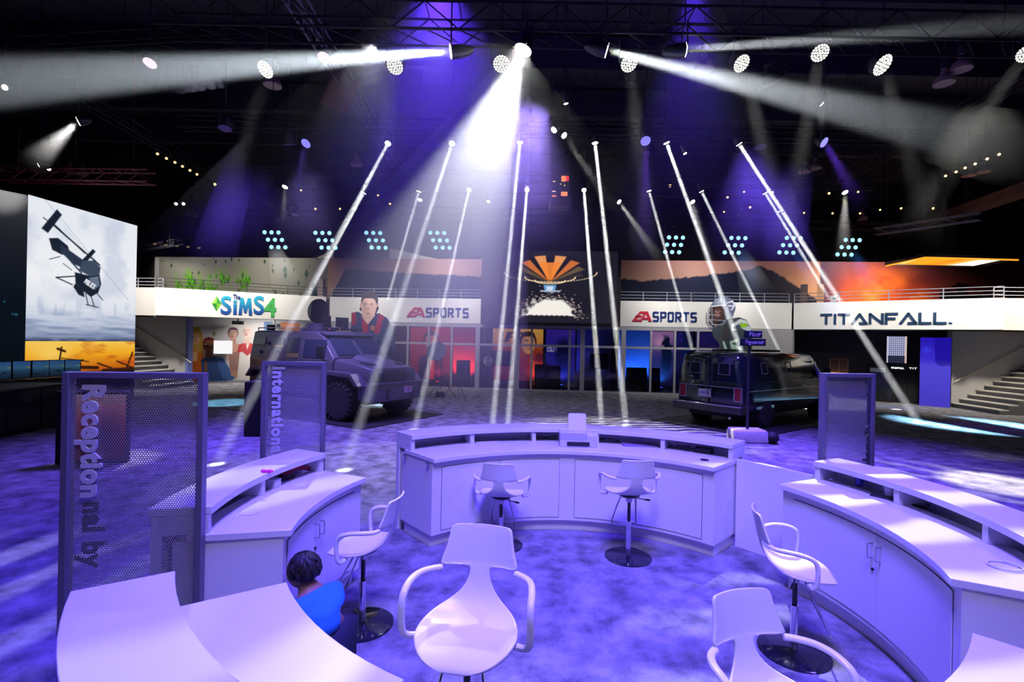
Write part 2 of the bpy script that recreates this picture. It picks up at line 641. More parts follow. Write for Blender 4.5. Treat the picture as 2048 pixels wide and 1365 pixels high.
# ---------------------------------------------------------------- printed artwork
class Canvas:
    """flat print w x h metres painted on a fine grid of coloured vertices"""

    def __init__(self, w, h, nx, ny, col=(255, 255, 255)):
        self.w, self.h, self.nx, self.ny = w, h, nx, ny
        self.X, self.Y = np.meshgrid(np.linspace(0, w, nx), np.linspace(0, h, ny))
        self.C = np.ones((ny, nx, 3)) * np.array(col, float) / 255
        self.A = np.ones((ny, nx))
        self.px = w / nx

    def mix(self, a, col):
        a = np.clip(a, 0, 1)[..., None]
        self.C = self.C * (1 - a) + np.array(col, float) / 255 * a

    def vgrad(self, stops):
        t = self.Y / self.h
        ys = [s[0] for s in stops]
        for k in range(3):
            self.C[..., k] = np.interp(t, ys, [s[1][k] / 255 for s in stops])

    def noise(self, sx, sy, seed=0, octs=3):
        r = np.random.default_rng(seed)
        out, amp, tot = 0, 1.0, 0
        for o in range(octs):
            gx, gy = max(2, int(self.w / sx * 2 ** o) + 2), max(2, int(self.h / sy * 2 ** o) + 2)
            g = r.random((gy + 1, gx + 1))
            fx = self.X / self.w * (gx - 1)
            fy = self.Y / self.h * (gy - 1)
            ix, iy = np.floor(fx).astype(int), np.floor(fy).astype(int)
            tx, ty = fx - ix, fy - iy
            tx, ty = tx * tx * (3 - 2 * tx), ty * ty * (3 - 2 * ty)
            v = (g[iy, ix] * (1 - tx) + g[iy, ix + 1] * tx) * (1 - ty) + (g[iy + 1, ix] * (1 - tx) + g[iy + 1, ix + 1] * tx) * ty
            out = out + v * amp
            tot += amp
            amp *= 0.5
        return out / tot

    def blob(self, cx, cy, rx, ry, col, a=1.0, hard=3.0, rot=0.0):
        c, s = math.cos(rot), math.sin(rot)
        dx, dy = self.X - cx, self.Y - cy
        d = np.sqrt(((dx * c + dy * s) / rx) ** 2 + ((-dx * s + dy * c) / ry) ** 2)
        self.mix(a * np.clip((1 - d) * hard, 0, 1), col)

    def mask(self, pts, soft=None):
        soft = soft or self.px
        pts = np.array(pts, float)
        ins = np.zeros(self.X.shape, bool)
        dmin = np.full(self.X.shape, 1e9)
        for (x0, y0), (x1, y1) in zip(pts, np.roll(pts, -1, 0)):
            if y0 != y1:
                cond = ((y0 > self.Y) != (y1 > self.Y)) & (self.X < (x1 - x0) * (self.Y - y0) / (y1 - y0) + x0)
                ins ^= cond
            ex, ey = x1 - x0, y1 - y0
            t = np.clip(((self.X - x0) * ex + (self.Y - y0) * ey) / (ex * ex + ey * ey + 1e-12), 0, 1)
            dmin = np.minimum(dmin, np.hypot(self.X - x0 - t * ex, self.Y - y0 - t * ey))
        return np.clip(np.where(ins, dmin, -dmin) / soft + 0.5, 0, 1)

    def poly(self, pts, col, a=1.0, soft=None):
        self.mix(a * self.mask(pts, soft), col)

    def line(self, p0, p1, w, col, a=1.0):
        ex, ey = p1[0] - p0[0], p1[1] - p0[1]
        t = np.clip(((self.X - p0[0]) * ex + (self.Y - p0[1]) * ey) / (ex * ex + ey * ey + 1e-12), 0, 1)
        d = np.hypot(self.X - p0[0] - t * ex, self.Y - p0[1] - t * ey)
        self.mix(a * np.clip((w / 2 - d) / self.px + 0.5, 0, 1), col)

    def text(self, s, x, y, h, th, col, sx=1.0, slant=0.0, gap=0.3, rot=0.0, a=1.0):
        c, q = math.cos(rot), math.sin(rot)
        for ln in strokes(s, h, sx, gap, slant)[0]:
            for p0, p1 in zip(ln[:-1], ln[1:]):
                self.line((x + p0[0] * c - p0[1] * q, y + p0[0] * q + p0[1] * c), (x + p1[0] * c - p1[1] * q, y + p1[0] * q + p1[1] * c), th, col, a)

    def build(self, name, m, parent=None, fn=None, label=None, cat=None, group=None, kind=None, solid=0.0, cut=False):
        """fn maps (x, y) of the print to a local 3-D point; default: x-z plane"""
        fn = fn or (lambda x, y: (x, 0, y))
        nx, ny = self.nx, self.ny
        X, Y = self.X.ravel(), self.Y.ravel()
        vs = np.array([fn(a, b) for a, b in zip(X, Y)])
        idx = np.arange(nx * ny).reshape(ny, nx)
        q = np.stack([idx[:-1, :-1], idx[:-1, 1:], idx[1:, 1:], idx[1:, :-1]], -1).reshape(-1, 4)
        col = self.C.reshape(-1, 3)
        col = np.where(col <= 0.04045, col / 12.92, ((np.clip(col, 0, 1) + 0.055) / 1.055) ** 2.4)
        if cut:
            keep = (self.A.ravel()[q] > 0.5).all(1)
            q = q[keep]
            used = np.unique(q)
            re = np.zeros(nx * ny, int)
            re[used] = np.arange(len(used))
            q, vs, col = re[q], vs[used], col[used]
        loc = None
        if parent is None:
            loc = np.array([(vs[:, 0].min() + vs[:, 0].max()) / 2, (vs[:, 1].min() + vs[:, 1].max()) / 2, vs[:, 2].min()])
            vs = vs - loc
        me = bpy.data.meshes.new(name)
        me.from_pydata(vs.tolist(), [], q.tolist())
        at = me.attributes.new('Col', 'FLOAT_COLOR', 'POINT')
        at.data.foreach_set('color', np.concatenate([col, np.ones((len(col), 1))], 1).ravel())
        me.materials.append(m)
        o = bpy.data.objects.new(name, me)
        COL.objects.link(o)
        if loc is not None:
            o.location = loc
        else:
            o.parent = parent
        if solid:
            md = o.modifiers.new('solid', 'SOLIDIFY')
            md.thickness = solid
            md.offset = -1
        return tag(o, label, cat, group, kind)

# ---------------------------------------------------------------- floor, ceiling, hall shell
mb = MB()
mb.surf(lambda a, b: (-32 + 64 * a, -6 + 44 * b, 0), 4, 4)
mb.build('floor', CARPET, kind='structure', recentre=False, smooth=0)
mb = MB()
mb.surf(lambda a, b: (-32 + 64 * a, 38 - 44 * b, 12.5), 4, 4)
mb.build('ceiling', CEILM, kind='structure', recentre=False, smooth=0)
mb = MB()
mb.box((0, 38, 6.25), (64, 0.2, 12.5))
mb.build('wall_back', CEILM, kind='structure')
mb = MB()
mb.box((-32, 16, 6.25), (0.2, 44, 12.5))
mb.build('wall_left', CEILM, kind='structure')
mb = MB()
mb.box((32, 16, 6.25), (0.2, 44, 12.5))
mb.build('wall_right', CEILM, kind='structure')

# ---------------------------------------------------------------- reception ring of desks
RC = Vector((0.6, 3.6, 0))


def ring(r, deg, z=0.0):
    return Vector((RC.x + r * math.cos(R(deg)), RC.y + r * math.sin(R(deg)), z))


def sector(mb, r0, r1, a0, a1, z0, z1, n=None):
    n = n or max(2, int(abs(a1 - a0) / 2.5))
    secs = []
    for i in range(n + 1):
        a = a0 + (a1 - a0) * i / n
        secs.append([ring(r0, a, z0), ring(r1, a, z0), ring(r1, a, z1), ring(r0, a, z1)])
    return mb.loft(secs)


def desk_part(parent, name, mats, boxes, bevel=0.0, label=None):
    mb = MB()
    for b in boxes:
        sector(mb, *b)
    o = mb.build(name, mats, parent, bevel=bevel, label=label)
    return o


def desk(label, units, a0, a1, doors, wt=(2.05, 2.66), ledge=True, ends=(True, True), ledge_span=None):
    """curved reception desk between the angles a0 < a1 about the ring's centre"""
    t = thing('reception_desk', label, 'desk', (0, 0, 0), 0, 'curved white reception desks')
    e = 0.6
    desk_part(t, 'plinth', WHITE_LAM, [(2.16, 2.70, a0 + e, a1 - e, 0, 0.13)])
    desk_part(t, 'cabinet_body', WHITE_LAM, [(2.10, 2.74, a0, a1, 0.13, 0.905)])
    desk_part(t, 'worktop', WHITE_LAM, [(wt[0], wt[1], a0 - .25, a1 + .25, 0.907, 0.952)], bevel=0.004)
    l0, l1 = ledge_span or (a0, a1)
    desk_part(t, 'front_panel', WHITE_LAM, [(2.80, 2.86, l0, l1, 0, 1.072)])
    if ledge:
        desk_part(t, 'ledge', WHITE_LAM, [(2.52, 2.88, l0, l1, 1.074, 1.125)], bevel=0.004)
        n = max(2, round((l1 - l0) / 19))
        for i in range(n + 1):
            a = l0 + (l1 - l0) * i / n
            w = 0.55
            a = min(max(a, l0 + w), l1 - w)
            desk_part(t, 'shelf_divider', WHITE_LAM, [(2.54, 2.798, a - w, a + w, 0.953, 1.073, 1)])
    # pairs of doors in the concave face, with a thin dark gap round each
    for (d0, d1) in doors:
        m = (d0 + d1) / 2
        desk_part(t, 'door_gap', SEAM, [(2.0985, 2.101, d0 - .12, d1 + .12, 0.165, 0.845)])
        for k, (p0, p1) in enumerate(((d0, m - 0.07), (m + 0.07, d1))):
            d = desk_part(t, 'door', WHITE_LAM, [(2.092, 2.1, p0, p1, 0.17, 0.84)])
            ah = m - 1.1 if k == 0 else m + 1.1
            p = [ring(2.094, ah, 0.66), ring(2.055, ah, 0.665), ring(2.05, ah, 0.68), ring(2.05, ah, 0.75), ring(2.055, ah, 0.765), ring(2.094, ah, 0.77)]
            MB().tube(p, 0.0055, 8).build('handle', STEEL, d, label='brushed steel pull handle')
            if k == 1:
                MB().cyl(ring(2.094, m + .9, .58), ring(2.082, m + .9, .58), .011, n=12).build('lock', BLACK_GL, d)
    return t


desk('wide curved white desk facing the hall, carrying the printer', 2, 43.5, 132.3, [(47, 66.5 + 19), (90.5, 129)])
desk('curved white desk left of the stools with a tall mesh sign at each end', 1, 157.3, 192.0, [(160, 189.5)])
desk('curved white desk in the lower left corner hiding the crouching person', 1, 213.0, 241.5, [(216, 238)])
desk('long curved white desk on the right with striped light on its worktop', 1, -26.5, 24.5, [(-23.5, 21.5)])
desk('curved white desk cut off at the lower right corner', 1, -78, -44.6, [(-75, -48)])
# low curved gate panel between the wide desk and the right-hand desk
mb = MB()
sector(mb, 2.60, 2.66, 26.2, 43.1, 0, 0.955)
mb.build('gate_panel', WHITE_LAM, label='low curved white gate panel joining the wide desk and the right desk', cat='gate panel')
# hinges on the wide desk's flap
for dr, lab in ((2.15, 'inner'), (2.62, 'outer')):
    MB().box(ring(dr, 132.9, .89), (.05, .02, .02), Matrix.Rotation(R(132.3), 3, 'Z')).build('flap_hinge', STEEL, label='small steel hinge at the %s end of the wide desk worktop edge' % lab, cat='hinge')


# ---------------------------------------------------------------- stools
def smooth_path(pts, n):
    """Catmull-Rom through pts"""
    pts = [np.array(p, float) for p in pts]
    out = []
    m = len(pts)
    for i in range(n + 1):
        t = i / n * (m - 1)
        k = min(int(t), m - 2)
        f = t - k
        p0, p1, p2, p3 = pts[max(k - 1, 0)], pts[k], pts[k + 1], pts[min(k + 2, m - 1)]
        out.append(0.5 * ((2 * p1) + (-p0 + p2) * f + (2 * p0 - 5 * p1 + 4 * p2 - p3) * f * f + (-p0 + 3 * p1 - 3 * p2 + p3) * f ** 3))
    return out


def stool(label, x, y, rz, H, foot_rz=0.0):
    t = thing('bar_stool', label, 'stool', (x, y, 0), rz, 'white swivel stools inside the reception ring')
    # (y, z, half width, dish): seat lip -> seat -> neck -> back
    rows = [(.240, -.030, .050, .00), (.236, -.020, .105, .0), (.215, -.008, .155, .004), (.175, .002, .195, .008), (.12, .004, .222, .014), (.06, .000, .236, .02), (.0, -.002, .236, .024),
            (-.06, .002, .222, .026), (-.11, .014, .196, .024), (-.15, .034, .160, .018), (-.182, .062, .118, .01), (-.205, .098, .082, .004), (-.222, .138, .060, .0), (-.232, .172, .050, .0), (-.240, .198, .052, .0),
            (-.243, .208, .058, .0), (-.2445, .212, .078, .0), (-.2452, .2145, .192, .0), (-.249, .226, .200, .0), (-.256, .262, .186, .0), (-.264, .30, .174, .0), (-.274, .345, .166, .0), (-.283, .385, .160, .0), (-.287, .398, .154, .0), (-.289, .404, .140, .0)]
    nu = 20
    mb = MB()
    vs, fs = [], []
    for i, (py, pz, w, d) in enumerate(rows):
        bk = 1.0 if i > 13 else 0.0
        for j in range(nu + 1):
            s = -1 + 2 * j / nu
            xx = w * s
            vs.append((xx, py + bk * 1.35 * xx * xx, pz + d * abs(s) ** 2.5))
    for i in range(len(rows) - 1):
        for j in range(nu):
            a = i * (nu + 1) + j
            fs.append((a, a + 1, a + nu + 2, a + nu + 1))
    mb.add(vs, fs)
    sh = mb.build('seat_shell', WHITE_PL, t, solid=0.014, sub=1, smooth=60)
    sh.location = (0, 0, H)
    for s in (-1, 1):
        path = smooth_path([(s * .188, -.195, .205), (s * .235, -.165, .205), (s * .275, -.10, .212), (s * .292, -.02, .21), (s * .296, .05, .188), (s * .298, .072, .14), (s * .298, .072, .06), (s * .292, .064, .012), (s * .268, .05, -.008), (s * .215, .04, -.006)], 34)
        a = MB().tube(path, .0175, 10, flat=0.85).build('armrest', WHITE_PL, t)
        a.location = (0, 0, H)
    MB().lathe([(.24, 0), (.24, .006), (.225, .013), (.05, .022), (.03, .026)], 40).build('base', mat('base_disc_dark_chrome', (.035, .035, .05), .08, .6), t)
    MB().cyl((0, 0, .02), (0, 0, H * .55), .026, n=20).cyl((0, 0, H * .55), (0, 0, H * .55 + .012), .029, n=20).build('column', CHROME, t)
    MB().cyl((0, 0, H * .55), (0, 0, H - .03), .017, n=16).build('gas_lift', BLACK_GL, t)
    MB().lathe([(.03, -.09), (.034, -.045), (.10, -.03), (.11, -.018)], 20).build('seat_mount', STEEL, t).location = (0, 0, H)
    f = MB().tube([(-.075, .04, -.04), (-.10, .10, -.16), (-.135, .19, -.365), (-.12, .205, -.385), (.12, .205, -.385), (.135, .19, -.365), (.10, .10, -.16), (.075, .04, -.04)], .0085, 8).build('footrest', CHROME, t)
    f.location = (0, 0, H)
    f.rotation_euler = (0, 0, foot_rz)
    MB().cyl((.03, .0, -.045), (.17, -.05, -.055), .005, n=8).cyl((.15, -.043, -.054), (.20, -.06, -.056), .009, n=8).build('lever', BLACK_GL, t).location = (0, 0, H)
    return t


def face(dx, dy):                # heading: the sitter faces (dx, dy)
    return math.atan2(dy, dx) - PI / 2


def at(u, v, h):
    return PH(u, v, h)


p = PH(936, 1268, .84)
stool('nearest white stool, in the centre foreground, its open back turned to the hall', p.x, p.y, face(-.16, -1), .84)
p = PH(1530, 1340, .66)
stool('white stool at the bottom right edge with only its back and arms in frame', 1.16, 2.02, face(.30, -1), .655)
stool('white stool beside the left desk, seen from the side, above the crouching person', -1.11, 3.76, face(-1, .12), .60)
stool('white stool in front of the wide desk, left of the printer', -.08, 5.27, face(.12, 1), .545)
stool('white stool in front of the wide desk, right of the printer', 1.245, 5.05, face(-.06, 1), .66)
stool('white stool beside the right desk, seen from the side with its back to the ring', 2.08, 3.53, face(1, -.35), .60)


# ---------------------------------------------------------------- tall perforated signs
def mesh_sign(label, p0, p1, h, words, dark=None, mirror=False, right=False, size=.15, space=1.06):
    p0, p1 = Vector(p0), Vector(p1)
    d = p1 - p0
    w = d.length
    t = thing('perforated_sign', label, 'sign', (p0.x, p0.y, 0), math.atan2(d.y, d.x), 'tall mesh signs on the reception desks')
    b = .036
    mb = MB()
    mb.box((b / 2, 0, h / 2), (b, .07, h)).box((w - b / 2, 0, h / 2), (b, .07, h)).box((w / 2, 0, h - b / 2), (w - 2 * b, .07, b)).box((w / 2, 0, b / 2), (w - 2 * b, .07, b))
    mb.build('frame', PFRAME, t, bevel=.003)
    mb = MB()
    mb.surf(lambda a, c: (b + (w - 2 * b) * a, 0, b + (h - 2 * b) * c), 1, 1)
    mb.build('mesh_panel', PERF, t, smooth=0)
    x = (w - .10) if right else .10
    y = -.012
    rot = Matrix(((0, 1, 0, 0), (0, 0, 1, 0), (-1, 0, 0, 0), (0, 0, 0, 1)))       # text runs downwards
    for (s, z, m, y_, mi) in words:
        Mt = Matrix.Translation((x, y_, z)) @ Matrix(((0, 1, 0, 0), (0, 0, -1, 0), (-1, 0, 0, 0), (0, 0, 0, 1)))
        text_mb(s, size, .012, Mt, offset=.006, mirror=mi, space=space).build('lettering', m, t, smooth=0, label=None)
    return t


LET = mat('sign_lettering_pale', (.62, .60, .66), .5)
LETD = mat('sign_lettering_dark', (.05, .045, .07), .6)
a, b2 = ring(3.30, 192.75), ring(2.55, 193.2)
mesh_sign('tallest mesh sign, nearest on the left, reading Reception down its side', a, b2, 1.97, [('Reception', 1.90, LET, -.012, False), ('nal by', 1.20, LETD, .012, False)], size=.155)
a = P(521, 726, 4.5)
b2 = P(649, 729, 4.5)
mesh_sign('mesh sign in front of the armoured truck reading International down its side', (a.x - .08, 4.70, 0), (b2.x - .09, 4.78, 0), 1.965, [('International', 1.92, LET, -.012, False)], size=.15, space=1.12)
mesh_sign('mesh sign at the far end of the right desk, lettering seen from behind', (3.05, 4.80, 0), (3.60, 4.86, 0), 1.955, [('International', 1.90, LETD, -.012, True)], right=True, size=.15, space=1.05)

# ---------------------------------------------------------------- small things on the desks
q = ring(2.42, 84.5)
t = thing('printer', 'pale inkjet printer with an upright sheet of paper on the wide desk', 'printer', (q.x, q.y, .953), R(-3))
mb = MB()
PLG = mat('printer_plastic', (.66, .66, .70), .4)
mb.prism([(-.16, 0), (-.16, .05), (-.16, .14), (-.12, .165), (.15, .165), (.16, .15), (.16, 0)], -.225, .225, 'x').build('body', PLG, t, bevel=.006)
MB().span((-.14, -.164, .012), (.13, -.158, .062)).build('paper_slot', BLACK, t)
MB().span((-.06, -.152, .135), (.03, -.146, .15)).build('display', BLACK_GL, t)
MB().prism([(-.225, .09), (.10, .09), (.10, .165), (-.225, .165)], -.163, -.159).build('front_flap', mat('printer_flap', (.5, .5, .56), .4), t)
o = MB().box((0, 0, .10), (.225, .006, .20)).build('paper_tray', PLG, t)
o.location, o.rotation_euler = (.0, .10, .16), (R(-18), 0, 0)
o = MB().box((0, 0, .10), (.205, .002, .21)).build('paper', mat('paper', (.8, .8, .8), .8), t)
o.location, o.rotation_euler = (.0, .094, .165), (R(-18), 0, 0)


def cable(label, pts, r=.004, m=BLACK):
    MB().tube(smooth_path(pts, len(pts) * 6), r, 6).build('cable', m, label=label, cat='cable', group='cables under the counter ledges')


for (a0, lab) in ((96, 'black cables tangled under the ledge just left of the printer'), (77, 'black cables tangled under the ledge just right of the printer'), (57, 'black cables coiled under the ledge beside the black power box')):
    pts = []
    for k in range(9):
        aa = a0 - 6 + 12 * RNG.random()
        pts.append(ring(2.56 + .2 * RNG.random(), aa, .962 + .04 * RNG.random()))
    cable(lab, pts)
q = ring(2.66, 51.5, .953)
MB().box((q.x, q.y, q.z + .03), (.19, .10, .06), Matrix.Rotation(R(-38), 3, 'Z')).build('power_box', BLACK, bevel=.008, label='black power box under the ledge near the right end of the wide desk', cat='power supply')
q = ring(2.63, 68, .953)
MB().prism([(-.2, 0), (.2, 0), (.2, .012), (-.2, .022)], q.y - .1, q.y + .1, 'y').build('folder', mat('folder_purple', (.25, .2, .3), .6), label='flat folder lying under the ledge right of the printer', cat='folder').location = (q.x, q.y, .953)
q = ring(2.30, 48.5, .9525)
MB().lathe([(.0, 0), (.045, 0), (.045, .006), (.032, .006), (.032, .001), (0, .001)], 20, q).build('cable_grommet', BLACK, label='round black cable grommet in the worktop at the right end', cat='grommet')
q = PH(1780, 995, .953)
t = thing('cup', 'pale cup standing on a dark folder under the right ledge', 'cup', (q.x, q.y, .966))
MB().lathe([(.035, 0), (.047, .085), (.043, .085), (.033, .006)], 24).build('body', mat('cup_paper', (.7, .7, .75), .5), t)
MB().lathe([(.049, .083), (.049, .09), (.03, .094), (.0, .094)], 24).build('lid', WHITE_PL, t)
MB().box((q.x + .06, q.y - .05, .959), (.38, .24, .012), Matrix.Rotation(R(-52), 3, 'Z')).build('dark_folder', BLACK_GL, label='dark folder lying under the cup on the right desk', cat='folder')
q = PH(1719, 972, .953)
t = thing('drink_can', 'dark blue drink can under the far end of the right ledge', 'can', (q.x, q.y, .953))
MB().lathe([(.026, 0), (.033, .008), (.033, .11), (.026, .122)], 20).build('body', mat('can_blue', (.05, .06, .3), .3, .5), t)
MB().lathe([(.026, .121), (.024, .124), (0, .122)], 20).build('lid', STEEL, t)
q = PH(2010, 1135, .953)
cable('white cable loop lying on the right desk worktop', [q + Vector((.08 * math.cos(k * .9), .07 * math.sin(k * .9), .004 + .001 * k)) for k in range(9)], .005, WHITE_PL)
q = ring(2.53, 174, 1.125)
t = thing('bow', 'small bright pink bow stuck on the left desk ledge', 'bow', q)
PINK = mat('pink_ribbon', (.85, .03, .35), .5)
for s in (-1, 1):
    MB().ball((s * .025, 0, .012), (.026, .014, .014), 10, 6).build('loop', PINK, t)
MB().ball((0, 0, .012), (.010, .012, .012), 8, 6).build('knot', PINK, t)
q = ring(2.60, 170, .953)
MB().box((q.x, q.y, q.z + .035), (.10, .08, .07), Matrix.Rotation(R(-10), 3, 'Z')).build('paper_box', WHITE_LAM, bevel=.003, label='small white box under the pink bow on the left desk', cat='box')
q = ring(2.64, 165, .953)
MB().box((q.x, q.y, q.z + .02), (.14, .05, .03), Matrix.Rotation(R(60), 3, 'Z')).build('stapler', BLACK, bevel=.006, label='black stapler shaped tool under the left desk ledge', cat='stapler')
q = ring(2.68, 161, .953)
mb = MB()
for k in range(3):
    mb.tube(smooth_path([q + Vector((-.1 + .02 * k, -.14, .01)), q + Vector((-.02, -.02 + .02 * k, .05)), q + Vector((.06, .10, .02))], 8), .018, 8)
mb.build('red_cloth', mat('red_cloth', (.35, .03, .06), .9), label='crumpled dark red cloth under the left desk ledge', cat='cloth')
q = PH(497, 1028, .953)
MB().box((q.x, q.y, q.z + .002), (.10, .07, .003)).build('card', WHITE_PL, label='small white card lying on the left desk worktop', cat='card')
q = ring(2.5, 110, .953)
MB().box((q.x, q.y, q.z + .004), (.3, .22, .008), Matrix.Rotation(R(20), 3, 'Z')).build('paper_pad', WHITE_PL, label='white paper pad on the wide desk left of the printer', cat='paper')

# ---------------------------------------------------------------- crouching person
def skin_body(name, joints, edges, mat_, parent, sub=2):
    me = bpy.data.meshes.new(name)
    me.from_pydata([j[0] for j in joints], edges, [])
    me.materials.append(mat_)
    o = bpy.data.objects.new(name, me)
    COL.objects.link(o)
    if parent:
        o.parent = parent
    md = o.modifiers.new('skin', 'SKIN')
    md.use_smooth_shade = True
    for k, j in enumerate(joints):
        r = j[1] if isinstance(j[1], tuple) else (j[1], j[1])
        me.skin_vertices[0].data[k].radius = r
    me.skin_vertices[0].data[0].use_root = True
    s = o.modifiers.new('sub', 'SUBSURF')
    s.levels = s.render_levels = sub
    return o


SKIN = mat('skin_tan', (.30, .15, .10), .6)
hp = PH(606, 1150, .66)
pt = thing('person', 'crouching person with dark hair and a bright blue tee behind the lower left desk', 'person', (hp.x, hp.y, 0))
# local axes: the person faces -x / down, head leaning forward at the origin's top
J = [((.20, -.02, .26), (.14, .13)), ((.16, -.01, .40), (.13, .12)), ((.10, 0, .52), (.145, .12)), ((.06, 0, .575), (.07, .07)), ((.02, 0, .62), (.052, .052)), ((.0, 0, .66), (.06, .06)),
     ((.10, .16, .50), (.06, .06)), ((.02, .24, .36), (.045, .045)), ((-.14, .18, .30), (.036, .036)), ((-.20, .16, .30), (.03, .03)),
     ((.10, -.16, .50), (.06, .06)), ((.02, -.24, .36), (.045, .045)), ((-.14, -.18, .30), (.036, .036)), ((-.20, -.16, .30), (.03, .03)),
     ((.16, .12, .24), (.10, .10)), ((-.16, .18, .34), (.07, .07)), ((.02, .17, .10), (.05, .05)), ((.08, .17, .05), (.04, .04)), ((-.10, .17, .035), (.035, .035)),
     ((.16, -.14, .24), (.10, .10)), ((-.16, -.18, .34), (.07, .07)), ((.02, -.17, .10), (.05, .05)), ((.08, -.17, .05), (.04, .04)), ((-.10, -.17, .035), (.035, .035))]
E = [(0, 1), (1, 2), (2, 3), (3, 4), (4, 5), (2, 6), (6, 7), (7, 8), (8, 9), (2, 10), (10, 11), (11, 12), (12, 13), (0, 14), (14, 15), (15, 16), (16, 17), (17, 18), (0, 19), (19, 20), (20, 21), (21, 22), (22, 23)]
skin_body('body', J, E, SKIN, pt)
hd = MB()
hd.ball((-.02, 0, .68), (.098, .078, .105), 20, 14)
hd.ball((-.112, 0, .655), (.018, .014, .02), 8, 6)
hd.ball((-.03, .08, .67), (.018, .012, .028), 8, 6).ball((-.03, -.08, .67), (.018, .012, .028), 8, 6)
hd.build('head', SKIN, pt)
hr = MB()
hr.ball((.012, 0, .71), (.104, .09, .095), 20, 14)
for k in range(150):
    a = RNG.random() * 2 * PI
    e = -.1 + RNG.random() * 1.6
    pts = []
    for s_ in range(4):
        e2, a2 = e - .20 * s_, a + .10 * s_ * math.sin(5 * k)
        lift = 1.0 + .035 * (s_ == 1) + .02 * (s_ == 2)
        d = Vector((math.cos(a2) * math.cos(e2), math.sin(a2) * math.cos(e2), math.sin(e2)))
        pts.append(Vector((.014, 0, .708)) + Vector((d.x * .104, d.y * .092, d.z * .096)) * lift)
    if pts[-1].x < -.06 and pts[-1].z < .72:
        continue
    hr.tube(pts, [.012, .012, .009, .002], 6, flat=.5)
hr.build('hair', mat('dark_hair', (.012, .009, .009), .6), pt)
Js = [((.19, -.02, .30), (.155, .145)), ((.15, -.01, .42), (.147, .137)), ((.10, 0, .525), (.152, .135)), ((.075, 0, .56), (.09, .09)), ((.10, .17, .50), (.072, .072)), ((.05, .22, .42), (.066, .066)), ((.10, -.17, .50), (.072, .072)), ((.05, -.22, .42), (.066, .066))]
skin_body('tee_shirt', Js, [(0, 1), (1, 2), (2, 3), (2, 4), (4, 5), (2, 6), (6, 7)], mat('blue_cotton', (.02, .22, .62), .85), pt)
Jt = [((.19, -.01, .25), (.155, .145)), ((.16, .12, .245), (.11, .11)), ((-.165, .18, .345), (.08, .08)), ((.02, .17, .12), (.062, .062)), ((.16, -.14, .245), (.11, .11)), ((-.165, -.18, .345), (.08, .08)), ((.02, -.17, .12), (.062, .062))]
skin_body('trousers', Jt, [(0, 1), (1, 2), (2, 3), (0, 4), (4, 5), (5, 6)], mat('dark_denim', (.02, .022, .05), .9), pt)
pt.rotation_euler = (0, 0, R(-25))

# ---------------------------------------------------------------- the show facade across the hall
YAW = R(-4.5)


def frame(X, Y, ang):
    return Matrix.Rotation(YAW, 4, 'Z') @ Matrix.Translation((X, Y, 0)) @ Matrix.Rotation(R(ang), 4, 'Z')


def on(M, u, v, dy=0.0):
    """local (x, z) where the sight line of pixel (u, v) meets the plane y = dy of frame M"""
    Mi = M.inverted()
    o = Mi @ Vector((0, 0, HC))
    d = (Mi @ P(u, v, 10.0)) - o
    k = (dy - o.y) / d.y
    q = o + d * k
    return q.x, q.z


def fthing(name, label, cat, M, x=0.0, y=0.0, z=0.0, group=None):
    p = M @ Vector((x, y, z))
    return thing(name, label, cat, p, M.to_euler().z, group)


FC = frame(0, 22.0, 0)                 # straight centre
ANG = math.degrees(math.atan2(3.4, 5.55))
WL_ = math.hypot(5.55, 3.4)
FL = frame(-16.0, 18.6, ANG)           # left wing, x runs towards the centre
FR = frame(10.45, 22.0, -ANG)          # right wing, x runs away from the centre
ZB, ZT = 2.98, 4.12                    # sign band bottom and top

# sign bands -----------------------------------------------------------
RED_L = mat('lettering_red', (.55, .02, .05), .5)
BLUE_L = mat('lettering_navy', (.01, .035, .20), .5)


def band(label, M, x0, x1, y=0.0, th=.35):
    t = fthing('sign_band', label, 'sign', M, x0, y, ZB)
    MB().span((0, 0, 0), (x1 - x0, th, ZT - ZB)).build('board', BANNER_W, t, bevel=.01)
    return t


def sports(t, M, x0, uE, uS, uT, v0, v1, dy):
    """slanted red emblem and navy block lettering between pixel columns uE, uS, uT"""
    ex, ez1 = on(M, uE, v0, dy)
    sx, _ = on(M, uS, v0, dy)
    tx, _ = on(M, uT, v0, dy)
    _, ez0 = on(M, uE, v1, dy)
    h = ez1 - ez0
    z0 = ez0 - ZB
    e = ex - x0
    w = sx - ex
    mb = MB()
    bars = [((.30, 1.0), (.62, 1.0), (.55, .80), (.22, .80)), ((.08, .60), (.46, .60), (.40, .40), (.01, .40)), ((-.06, .20), (.36, .20), (.30, 0), (-.14, 0)), ((.22, .8), (.36, .8), (.12, .2), (-.06, .2))]
    for b in bars:
        mb.prism([(e + px * w, z0 + pz * h) for px, pz in b], -.03, 0, 'y')
    for b in [((.62, 1), (.76, 1), (1.0, 0), (.82, 0)), ((.62, 1), (.70, .8), (.42, 0), (.30, 0)), ((.5, .38), (.80, .38), (.84, .2), (.44, .2))]:
        mb.prism([(e + px * w, z0 + pz * h) for px, pz in b], -.031, 0, 'y')
    mb.build('emblem', RED_L, t, label='slanted red two-letter emblem')
    th = h * .17
    ln, W = strokes('SPORTS', h - th, .9, .36)
    W0 = tx - sx - th * 1.2
    k = W0 / W
    ln = [[(a * k, b) for a, b in l] for l in ln]
    mb = MB()
    stroke_mesh(mb, ln, th, sx - x0 + th * .9, z0 + th / 2, -.03, 0)
    mb.build('lettering', BLUE_L, t, label='navy block capitals')


